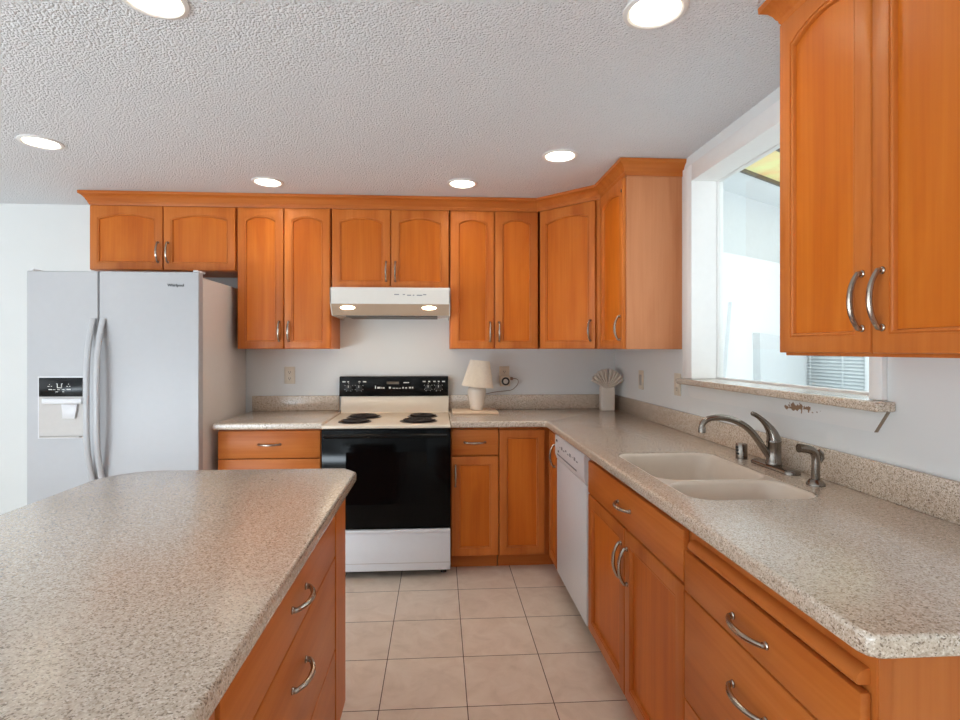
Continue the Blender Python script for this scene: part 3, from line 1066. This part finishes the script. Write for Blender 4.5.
# ------------------------------------------------------------------ faucet, sprayer, air gap
FX, FY = 1.212, 1.880
fc = empty('faucet', (FX, FY, ZCT + 0.0003), 0, 'single-lever satin nickel kitchen faucet with long low spout behind the sink', 'faucet')
rs = []
for off, z in ((0.0, 0.0), (0.0, 0.006), (0.003, 0.011), (0.010, 0.014)):
    rs.append([(p[0], p[1], z) for p in rrect(-0.030 + off, 0.030 - off, -0.125 + off, 0.115 - off, 0.0299 - off, 8)])
MB().rings(rs).build('base_plate', M['faucet'], fc)
MB().lathe([(0.027, 0.0142), (0.027, 0.022), (0.0245, 0.026), (0.0245, 0.090), (0.0255, 0.092), (0.0255, 0.098), (0.0245, 0.100)], n=28).build('valve_body', M['faucet'], fc)
mb = MB()
lv = [(0.0, 0, 0.1005), (-0.001, 0, 0.110), (-0.006, 0, 0.125), (-0.015, 0, 0.142), (-0.028, 0, 0.159), (-0.043, 0, 0.174), (-0.058, 0, 0.186), (-0.071, 0, 0.194), (-0.081, 0, 0.198), (-0.085, 0, 0.198)]
mb.tube(lv, [0.0245, 0.0238, 0.0205, 0.0165, 0.0125, 0.0100, 0.0085, 0.0088, 0.0085, 0.004], 16, flat=0.95)
mb.build('lever', M['faucet'], fc, smooth=60)
sp = [(-0.010, 0, 0.034), (-0.036, 0, 0.068), (-0.064, 0, 0.108), (-0.092, 0, 0.140), (-0.125, 0, 0.163), (-0.162, 0, 0.178), (-0.200, 0, 0.184), (-0.232, 0, 0.182), (-0.254, 0, 0.174), (-0.266, 0, 0.160), (-0.268, 0, 0.146)]
# smooth the spout path
def catmull(p, m=4):
    p = [Vector(q) for q in p]
    out = []
    for i in range(len(p) - 1):
        a, b, c, dd = p[max(i - 1, 0)], p[i], p[i + 1], p[min(i + 2, len(p) - 1)]
        for k in range(m):
            t = k / m
            out.append(0.5 * ((2 * b) + (c - a) * t + (2 * a - 5 * b + 4 * c - dd) * t * t + (3 * b - a - 3 * c + dd) * t ** 3))
    out.append(p[-1])
    return [tuple(v) for v in out]


sps = catmull(sp)
ns_ = len(sps)
mb = MB().tube(sps, [0.0125 - 0.0022 * i / ns_ for i in range(ns_)], 14)
so = mb.build('spout', M['faucet'], fc, smooth=60)
MB().lathe([(0.0125, 0), (0.0125, 0.020), (0.0115, 0.022)], c=(-0.268, 0, 0.130), n=18).build('aerator', M['faucet'], so)

ag = empty('air_gap', (1.188, 2.047, ZCT + 0.0003), 0, 'short satin nickel cylinder air gap with a dark slot, left of the faucet', 'air gap')
MB().lathe([(0.0215, 0), (0.0215, 0.056), (0.019, 0.060), (0.010, 0.061)], n=28).build('cap', M['faucet'], ag)
mb = MB()
for k, z in enumerate((0.018, 0.030, 0.042)):
    mb.box(-0.0225, -0.019, -0.006 + 0.002 * k, 0.006 + 0.002 * k, z, z + 0.008, 0.001, mat=Matrix.Rotation(R(22), 4, 'Z'))
mb.build('slot', M['black_matte'], ag)

sy = empty('sprayer', (1.190, 1.632, ZCT + 0.0003), 0, 'satin nickel pull-out side sprayer standing right of the faucet', 'sprayer')
sy.scale = (0.86, 0.86, 0.86)
MB().lathe([(0.031, 0), (0.031, 0.006), (0.024, 0.016), (0.0195, 0.022)], n=28).build('base_ring', M['faucet'], sy)
pth = catmull([(0, 0, 0.022), (0, 0, 0.05), (0.001, 0, 0.085), (-0.001, 0, 0.108), (-0.011, 0, 0.124), (-0.028, 0, 0.132), (-0.050, 0, 0.136), (-0.066, 0, 0.137)])
n_ = len(pth)
MB().tube(pth, [0.0155 + 0.0035 * max(0, (i / n_ - 0.4)) - 0.001 for i in range(n_)], 16).build('wand', M['faucet'], sy, smooth=60)
MB().tube([(0.010, 0, 0.126), (0.022, 0, 0.114), (0.026, 0, 0.098), (0.018, 0, 0.082)], [0.006, 0.007, 0.006, 0.003], 10, flat=1.4).build('trigger', M['faucet'], sy, smooth=60)

# ------------------------------------------------------------------ refrigerator
FYF = 3.088
fr = empty('refrigerator', (-2.250, FYF, 0), 0, 'white side-by-side refrigerator with ice and water dispenser in the left door', 'refrigerator')
WF = 0.915
B(0.004, WF - 0.004, 0.064, YW - FYF - 0.03, 0.02, 1.752, 0.008).build('body', M['white_app_tex'], fr)
B(0.02, WF - 0.02, 0.08, 0.70, 0.0, 0.02).build('base_grille', M['grey_plastic'], fr)
B(0.010, WF - 0.010, 0.052, 0.0638, 0.10, 1.755).build('gasket', M['gap'], fr)
xs = 0.378


def fdoor(x0, x1):
    mb = MB()
    rs = []
    bul = 0.010
    for i in range(13):      # slightly bowed front
        pass
    n = 12
    z0, z1 = 0.095, 1.775
    for z, ins in ((z0, 0.006), (z0 + 0.006, 0.0), (z1 - 0.006, 0.0), (z1, 0.006)):
        ring = []
        for i in range(n + 1):
            t = i / n
            x = x0 + 0.004 + (x1 - x0 - 0.008) * t
            ring.append((x, ins + 0.0, z))
        ring += [(x1, ins + 0.005, z), (x1, 0.051, z), (x0, 0.051, z), (x0, ins + 0.005, z)]
        rs.append(ring)
    return mb.rings(rs)


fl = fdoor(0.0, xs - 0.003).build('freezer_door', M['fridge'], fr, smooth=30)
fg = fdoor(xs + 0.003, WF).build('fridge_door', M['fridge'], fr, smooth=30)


def fhandle(parent, x):
    mb = MB()
    pts = []
    n = 18
    for i in range(n + 1):
        t = -1 + 2 * i / n
        z = 1.06 + 0.455 * t
        y = 0.0 - 0.060 * (1 - abs(t) ** 3.0) + 0.0
        pts.append((x, y - 0.002, z))
    rs = []
    for i, p in enumerate(pts):
        hw, ht = 0.0165, 0.011
        rs.append([(p[0] + hw * c_, p[1] + ht * s_, p[2]) for c_, s_ in [(math.cos(2 * PI * k / 12), math.sin(2 * PI * k / 12)) for k in range(12)]])
    mb.rings(rs)
    mb.build('handle', M['handle_white'], parent, smooth=50)


fhandle(fl, xs - 0.026)
fhandle(fg, xs + 0.026)
# dispenser in the freezer door
dx0, dx1 = 0.068, 0.300
mb = MB()
mb.box(dx0 - 0.006, dx0, -0.004, 0.004, 0.856, 1.196, 0.002); mb.box(dx1, dx1 + 0.006, -0.004, 0.004, 0.856, 1.196, 0.002)
mb.box(dx0, dx1, -0.004, 0.004, 0.856, 0.862, 0.002); mb.box(dx0, dx1, -0.004, 0.004, 1.188, 1.196, 0.002)
dsp = mb.build('dispenser', M['white_app'], fl)
cp = B(dx0, dx1, -0.006, 0.003, 1.085, 1.188, 0.003).build('control_panel', M['black_panel'], dsp)
mb = MB()
for k, (x, z, wx, hz) in enumerate([(0.115, 1.140, 0.010, 0.003), (0.132, 1.140, 0.006, 0.003), (0.123, 1.150, 0.004, 0.003), (0.120, 1.122, 0.018, 0.005), (0.142, 1.122, 0.014, 0.003), (0.166, 1.122, 0.014, 0.003), (0.190, 1.122, 0.012, 0.003), (0.215, 1.122, 0.020, 0.005),
                                     (0.214, 1.140, 0.008, 0.003), (0.228, 1.140, 0.006, 0.003), (0.222, 1.152, 0.004, 0.003), (0.156, 1.110, 0.014, 0.003), (0.192, 1.110, 0.010, 0.003)]):
    mb.box(x, x + wx, -0.0068, -0.0055, z, z + hz)
# little outlined cup sign
mb.box(0.164, 0.168, -0.0068, -0.0055, 1.134, 1.156); mb.box(0.186, 0.190, -0.0068, -0.0055, 1.134, 1.156)
mb.box(0.164, 0.190, -0.0068, -0.0055, 1.132, 1.136); mb.box(0.160, 0.168, -0.0068, -0.0055, 1.154, 1.157); mb.box(0.186, 0.194, -0.0068, -0.0055, 1.154, 1.157)
mb.build('control_marks', M['mark'], cp)
# recess: grey liner set into the door front
mb = MB()
mb.box(dx0, dx1, -0.0025, 0.002, 0.862, 1.085)
dl = mb.build('recess_liner', M['grey_plastic'], dsp)
MB().prism([(dx0 + 0.004, -0.003), (dx1 - 0.004, -0.003), (dx1 - 0.012, -0.020), (dx0 + 0.012, -0.020)], 0.862, 0.868, 'z').build('drip_tray', M['grey_plastic'], dsp)
B(dx0 + 0.024, dx1, -0.020, -0.003, 1.046, 1.076, 0.004).build('chute_cover', M['white_app'], dsp)
MB().prism([(0.192, 1.044), (0.276, 1.044), (0.262, 0.965), (0.198, 0.965)], -0.016, -0.004, 'y', 0.002).build('paddle', M['white_app'], dsp)
text_mesh('brand_lettering', 'Whirlpool', 0.0215, M['mark_dark'], fg, Matrix.Translation((WF - 0.124, -0.0006, 1.700)) @ UPRIGHT, bold=0.0006)
B(WF - 0.034, WF - 0.006, 0.004, 0.10, 1.7755, 1.786, 0.003).build('hinge_cover', M['white_app'], fr)
B(0.006, 0.034, 0.004, 0.10, 1.7755, 1.786, 0.003).build('hinge_cover', M['white_app'], fr)

# ------------------------------------------------------------------ range
RYF = 3.165
rg = empty('range', (-0.6795, RYF, 0), 0, 'electric coil range with black oven door and bisque cooktop', 'range')
WG = 0.747
DG = YW - RYF - 0.004
B(0.002, WG - 0.002, 0.046, DG, 0.035, 0.882).build('body', M['black_matte'], rg)
for lx in (0.04, WG - 0.04):
    for ly in (0.10, DG - 0.06):
        MB().lathe([(0.018, 0.0), (0.018, 0.0345)], c=(lx, ly, 0), n=14).build('leg', M['black_matte'], rg)
CZ = 0.902
B(-0.0005, WG + 0.0005, -0.006, DG - 0.075, 0.8825, CZ, 0.006, 3).build('cooktop', M['bisque'], rg)
# backguard: bisque riser and black control console
mb = MB()
mb.rings([[(x, p[0], p[1]) for p in ((DG - 0.0745, 0.866), (DG - 0.0745, CZ), (DG - 0.070, CZ + 0.006), (DG - 0.058, 1.016), (DG, 1.016), (DG, 0.866))] for x in (0.0, WG)])
mb.build('backguard', M['bisque'], rg, smooth=20)
mb = MB()
mb.rings([[(x, p[0], p[1]) for p in ((DG - 0.068, 1.0165), (DG - 0.070, 1.022), (DG - 0.058, 1.148), (DG - 0.050, 1.154), (DG, 1.154), (DG, 1.0165))] for x in (-0.012, WG - 0.003)])
con = mb.build('control_console', M['black_panel'], rg, smooth=30)
cyf = lambda z: DG - 0.070 + 0.012 * (z - 1.022) / 0.126
for kx in (0.058, 0.130, 0.610, 0.682):
    k = MB().lathe([(0.022, 0), (0.020, 0.014), (0.010, 0.016)], n=20, mat=Matrix.Translation((kx - 0.006, cyf(1.075) + 0.001, 1.075)) @ Matrix.Rotation(R(90), 4, 'X')).build('knob', M['black_matte'], con)
    mb = MB()
    mb.box(kx - 0.008, kx - 0.004, cyf(1.075) - 0.0175, cyf(1.075) - 0.015, 1.078, 1.094)
    mb.build('pointer', M['mark'], k)
mb = MB()
for kx in (0.058, 0.130, 0.610, 0.682):
    for q in range(11):
        a = R(-150 + 30 * q) + PI / 2
        if q in (0, 10) or q % 2:
            x, z = kx - 0.006 + 0.030 * math.cos(a), 1.078 + 0.028 * math.sin(a)
            mb.box(x - 0.002, x + 0.002, cyf(z) - 0.001, cyf(z) + 0.003, z - 0.002, z + 0.002)
for x0, x1 in ((0.008, 0.030), (0.042, 0.054), (0.118, 0.132), (0.150, 0.172), (0.566, 0.586), (0.606, 0.618), (0.640, 0.656), (0.672, 0.684), (0.702, 0.722)):
    mb.box(x0, x1, cyf(1.118) - 0.001, cyf(1.118) + 0.003, 1.114, 1.122)
for x0, x1, hz in ((0.250, 0.272, 0.012), (0.278, 0.284, 0.009), (0.288, 0.300, 0.009), (0.330, 0.344, 0.012), (0.356, 0.372, 0.004), (0.378, 0.396, 0.004), (0.402, 0.414, 0.004), (0.424, 0.434, 0.010), (0.444, 0.456, 0.008), (0.470, 0.484, 0.011), (0.490, 0.500, 0.011), (0.234, 0.240, 0.020)):
    mb.box(x0, x1, cyf(1.075) - 0.001, cyf(1.075) + 0.003, 1.070, 1.070 + hz)
mb.box(0.432, 0.470, cyf(1.112) - 0.001, cyf(1.112) + 0.003, 1.108, 1.114)
mb.build('panel_marks', M['mark'], con)
B(0.315, 0.400, cyf(1.108) - 0.001, cyf(1.108) + 0.004, 1.100, 1.118).build('display', M['plate_dark'], con)
# burners
for (bx, by, br) in ((-0.512, 3.325, 0.100), (-0.488, 3.560, 0.113), (-0.108, 3.575, 0.100), (-0.125, 3.335, 0.115)):
    X, Y = bx + 0.6795, by - RYF
    bn = MB().lathe([(br, 0.0), (br, 0.003), (br - 0.010, 0.004), (br - 0.014, 0.001), (0.01, 0.0008)], c=(X, Y, CZ + 0.0002), n=40).build('burner', M['chrome_pan'], rg)
    pts = []
    turns = 4 if br < 0.1 else 5
    for i in range(turns * 28 + 1):
        a = 2 * PI * i / 28
        rad = 0.018 + (br - 0.034) * i / (turns * 28)
        pts.append((X + rad * math.cos(a), Y + rad * math.sin(a), CZ + 0.0085))
    MB().tube(pts, 0.0052, 8).build('coil', M['coil'], bn)
# oven door
od = MB().box(0.0, WG, 0.0, 0.045, 0.302, 0.877, 0.005, 2).build('oven_door', M['black_gloss'], rg)
B(0.14, WG - 0.14, -0.0006, 0.002, 0.44, 0.745).build('window', M['black_gloss'], od)
mb = MB()
mb.tube([(0.018, -0.030, 0.842), (WG - 0.018, -0.030, 0.842)], 0.0115, 14)
for x in (0.030, WG - 0.030):
    mb.box(x - 0.012, x + 0.012, -0.030, 0.001, 0.833, 0.851, 0.003)
mb.build('handle', M['black_panel'], od)
mb = MB()
mb.box(0.0, WG, 0.004, 0.045, 0.048, 0.282, 0.004)
mb.box(0.0, WG, -0.008, 0.02, 0.272, 0.292, 0.005)
sd = mb.build('storage_drawer', M['white_app'], rg)
B(0.004, WG - 0.004, 0.002, 0.005, 0.092, 0.096).build('crease', M['grey_plastic'], sd)

# ------------------------------------------------------------------ range hood
hd = empty('range_hood', (-0.674, 3.388, 1.538), 0, 'white under-cabinet range hood with two lit bulbs above the range', 'range hood')
WH = 0.744
DH = YW - 3.388 - 0.001
mb = MB()
prof = [(0.0, 0.092), (0.0, 0.180), (0.006, 0.1935), (DH, 0.1935), (DH, 0.030), (0.068, 0.022), (0.060, 0.022)]
mb.rings([[(x, p[0], p[1]) for p in prof] for x in (0.0, WH)])
hs_ = mb.build('shell', M['hood'], hd, smooth=20)
mb = MB()
for x in (-0.001, WH - 0.005):
    mb.prism([(0.0, 0.093), (0.0, 0.191), (DH, 0.191), (DH, 0.012), (0.058, 0.019)], x, x + 0.006, 'x')
mb.build('side_panel', M['hood'], hd)
B(0.08, WH - 0.08, 0.10, 0.40, 0.016, 0.022).build('filter', M['filter'], hd)
sl_ = [(0.0005, 0.0895), (0.0588, 0.0235), (0.0570, 0.0220), (-0.0013, 0.0880)]
MB().prism(sl_, 0.006, WH - 0.006, 'x').build('lower_visor', M['visor'], hd)
nm = Vector((0, -0.067, -0.0595)).normalized()     # normal of the sloping lower face
for lx in (0.105, 0.612):
    q = nm.to_track_quat('Z', 'Y').to_matrix().to_4x4()
    MB().lathe([(0.044, -0.002), (0.044, 0.001), (0.034, 0.003), (0.010, 0.0035)], n=24, mat=Matrix.Translation((lx, 0.0165, 0.067)) @ q @ Matrix.Diagonal((1, 0.30, 1, 1))).build('bulb', M['hood_lens'], hd)
for lx in (0.16, 0.58):      # the hood's own lamps shine down behind the visor
    ld = bpy.data.lights.new('hood_lamp', 'AREA'); ld.shape = 'DISK'; ld.size = 0.07; ld.energy = 0.45; ld.color = (1.0, 0.72, 0.44)
    lo = bpy.data.objects.new('hood_lamp', ld); COL.objects.link(lo); lo.parent = hd; lo.location = (lx, 0.085, 0.012)
mb = MB()
for x0, x1, z in ((0.395, 0.425, 0.146), (0.448, 0.462, 0.146), (0.475, 0.500, 0.142), (0.510, 0.520, 0.142), (0.535, 0.570, 0.142), (0.575, 0.595, 0.146)):
    mb.box(x0, x1, -0.001, 0.002, z, z + 0.006)
mb.build('control_marks', M['mark_grey'], hd)

# ------------------------------------------------------------------ things on the counter
cb = B(0.090, 0.394, 3.535, 3.765, ZCT + 0.0004, ZCT + 0.018, 0.005).build('cutting_board', M['board'])
tag(cb, 'pale cutting board under the little lamp beside the range', 'cutting board')
LX, LY, LZ = 0.258, 3.655, ZCT + 0.0184
lp = empty('table_lamp', (LX, LY, LZ), 0, 'small white ceramic table lamp with tilted pleated shade on the cutting board', 'lamp')
MB().lathe([(0.040, 0.0), (0.043, 0.004), (0.047, 0.03), (0.055, 0.07), (0.0615, 0.105), (0.0635, 0.130), (0.060, 0.150), (0.044, 0.165), (0.026, 0.172), (0.014, 0.176)], n=40).build('base', M['ceramic'], lp, smooth=60)
MB().lathe([(0.009, 0.1762), (0.009, 0.25)], n=14).build('stem', M['nickel'], lp)
ns2 = 144
rs = []
tilt = Matrix.Translation((0.004, 0, 0.158)) @ Matrix.Rotation(R(5.5), 4, 'Y')
for r0, z in ((0.104, 0.0), (0.1045, 0.004), (0.0665, 0.172), (0.066, 0.178)):
    ring = []
    for i in range(ns2):
        k = r0 * (1 + (0.028 if i % 2 else -0.02))
        ring.append((k * math.cos(2 * PI * i / ns2), k * math.sin(2 * PI * i / ns2), z))
    rs.append(ring)
for r0, z in ((0.064, 0.178), (0.101, 0.0), (0.104, 0.0)):
    rs.append([(r0 * (1 + (0.028 if i % 2 else -0.02)) * math.cos(2 * PI * i / ns2), r0 * (1 + (0.028 if i % 2 else -0.02)) * math.sin(2 * PI * i / ns2), z) for i in range(ns2)])
MB().rings(rs, False, False, mat=tilt).build('shade', M['shade'], lp, smooth=20)
mb = MB()
cpts = catmull([(0.5305, 3.837, 1.135), (0.545, 3.837, 1.135), (0.562, 3.835, 1.128), (0.570, 3.838, 1.110), (0.556, 3.845, 1.080), (0.520, 3.85, 1.052), (0.46, 3.85, 1.044), (0.40, 3.842, 1.038), (0.34, 3.80, 1.03), (0.30, 3.74, 1.025), (0.272, 3.708, 1.02)])
mb.tube([(p[0] - LX, p[1] - LY, p[2] - LZ) for p in cpts], 0.0026, 8)
mb.build('cord', M['cord'], lp)

vs_ = empty('vase', (1.188, 3.745, ZCT + 0.0004), R(-8), 'white ceramic vase shaped like a fan-folded napkin in the counter corner', 'vase')
rs = []
for hw, z in ((0.044, 0.0), (0.047, 0.004), (0.048, 0.10), (0.047, 0.17), (0.044, 0.185), (0.030, 0.192)):
    rs.append([(p[0], p[1], z) for p in rrect(-hw, hw, -hw, hw, 0.010, 4)])
MB().rings(rs).build('body', M['vase'], vs_)
for s in (-1, 1):
    mb = MB()
    n = 10
    fr_, bk = [], []
    c0 = Vector((0.0, -0.040, 0.182))
    for i in range(n + 1):
        a = R(86 - 74 * i / n)
        dep = -0.012 if i % 2 else 0.012
        rad = 0.108 + (0.006 if i % 2 == 0 else 0)
        fr_.append((c0.x + s * rad * math.cos(a), c0.y + dep - 0.006, c0.z + rad * math.sin(a) * 0.98))
        bk.append((c0.x + s * rad * math.cos(a), c0.y + dep + 0.050, c0.z + rad * math.sin(a) * 0.98))
    hf = [(c0.x + s * 0.010 * math.cos(R(86 - 74 * i / n)), c0.y - 0.012, c0.z - 0.03 + 0.008 * math.sin(R(86 - 74 * i / n))) for i in range(n + 1)]
    hb = [(p[0], p[1] + 0.05, p[2]) for p in hf]
    bm = bmesh.new()
    V = [[bm.verts.new(p) for p in q] for q in (hf, fr_, bk, hb)]
    for a_, b_ in ((0, 1), (1, 2), (2, 3), (3, 0)):
        for i in range(n):
            bm.faces.new((V[a_][i], V[a_][i + 1], V[b_][i + 1], V[b_][i]))
    for i in (0, n): bm.faces.new([V[q][i] for q in range(4)])
    bmesh.ops.recalc_face_normals(bm, faces=bm.faces)
    mb.absorb(bm).build('fan', M['vase'], vs_, smooth=10)

# ------------------------------------------------------------------ wall plates
def outlet(loc, rz, label, kind='outlet'):
    r = empty('wall_outlet' if kind == 'outlet' else 'light_switch', loc, rz, label, 'outlet' if kind == 'outlet' else 'switch', 'wall plates')
    B(-0.037, 0.037, -0.007, 0.0, -0.060, 0.060, 0.003).build('plate', M['plate'], r)
    if kind == 'outlet':
        for z in (-0.022, 0.022):
            s = MB().prism([(-0.016, z - 0.010), (-0.010, z - 0.015), (0.010, z - 0.015), (0.016, z - 0.010), (0.016, z + 0.010), (0.010, z + 0.015), (-0.010, z + 0.015), (-0.016, z + 0.010)], -0.0085, -0.006, 'y').build('socket', M['plate'], r)
            mb = MB(); mb.box(-0.008, -0.005, -0.0092, -0.0075, z - 0.004, z + 0.007); mb.box(0.005, 0.008, -0.0092, -0.0075, z - 0.004, z + 0.007); mb.box(-0.003, 0.003, -0.0092, -0.0075, z - 0.012, z - 0.007)
            mb.build('slot', M['plate_dark'], s)
    else:
        B(-0.017, 0.017, -0.010, -0.006, -0.034, 0.034, 0.002).build('rocker', M['plate_grey'], r)
    return r


outlet((-1.048, YW - 0.0005, 1.162), 0, 'almond outlet plate on the back wall left of the range')
outlet((0.470, YW - 0.0005, 1.162), 0, 'almond outlet plate behind the plug-in timer, right of the table lamp')
outlet((XR - 0.0005, 3.350, 1.150), R(-90), 'white rocker switch plate on the right wall near the vase', 'switch')
outlet((XR - 0.0005, 2.826, 1.155), R(-90), 'grey outlet plate on the right wall at the end of the window sill')

tm = empty('plug_timer', (0.473, YW - 0.0105, 1.118), 0, 'white plug-in timer with dark dial in the outlet right of the lamp', 'timer')
B(-0.036, 0.036, -0.034, 0.0, -0.038, 0.038, 0.006).build('case', M['plate'], tm)
MB().lathe([(0.029, 0), (0.029, 0.005), (0.019, 0.006)], n=28, mat=Matrix.Translation((0.002, -0.0342, -0.002)) @ Matrix.Rotation(R(90), 4, 'X')).build('dial', M['black_matte'], tm)
MB().lathe([(0.017, 0), (0.017, 0.004), (0.012, 0.005)], n=24, mat=Matrix.Translation((0.002, -0.0404, -0.002)) @ Matrix.Rotation(R(90), 4, 'X')).build('dial_centre', M['mark'], tm)
B(0.0365, 0.056, -0.034, -0.010, 0.006, 0.028, 0.004).build('plug', M['cord'], tm)

# ------------------------------------------------------------------ recessed lights
def rlight(x, y, label):
    r = empty('recessed_light', (x, y, ZC), 0, label, 'light', 'recessed ceiling lights')
    MB().lathe([(0.0720, 0.010), (0.0720, -0.004), (0.079, -0.0085), (0.091, -0.0050), (0.0920, -0.0006), (0.0730, -0.0004)], n=48, cap0=False, cap1=False).build('trim_ring', M['trim'], r)
    MB().lathe([(0.0705, 0.0), (0.069, 0.03), (0.062, 0.068), (0.054, 0.082), (0.054, 0.090), (0.0715, 0.090), (0.0715, 0.0)], n=48, cap0=False, cap1=False).build('baffle', M['can'], r, smooth=50)
    MB().lathe([(0.053, 0.086), (0.049, 0.074), (0.034, 0.066), (0.010, 0.063)], n=40).build('lamp_lens', M['lamp_lens'], r, smooth=60)
    return r


LL = ['recessed ceiling light cut by the top edge, above the island', 'recessed ceiling light nearest the near wall cabinet, at the top edge',
      'recessed ceiling light above the refrigerator side, farthest left', 'small recessed ceiling light over the gap between refrigerator and tall wall cabinet',
      'small recessed ceiling light in front of the wall cabinet right of the hood', 'recessed ceiling light in front of the diagonal corner cabinet']
for (x, y), lb in zip(LIGHTS, LL):
    rlight(x, y, lb)
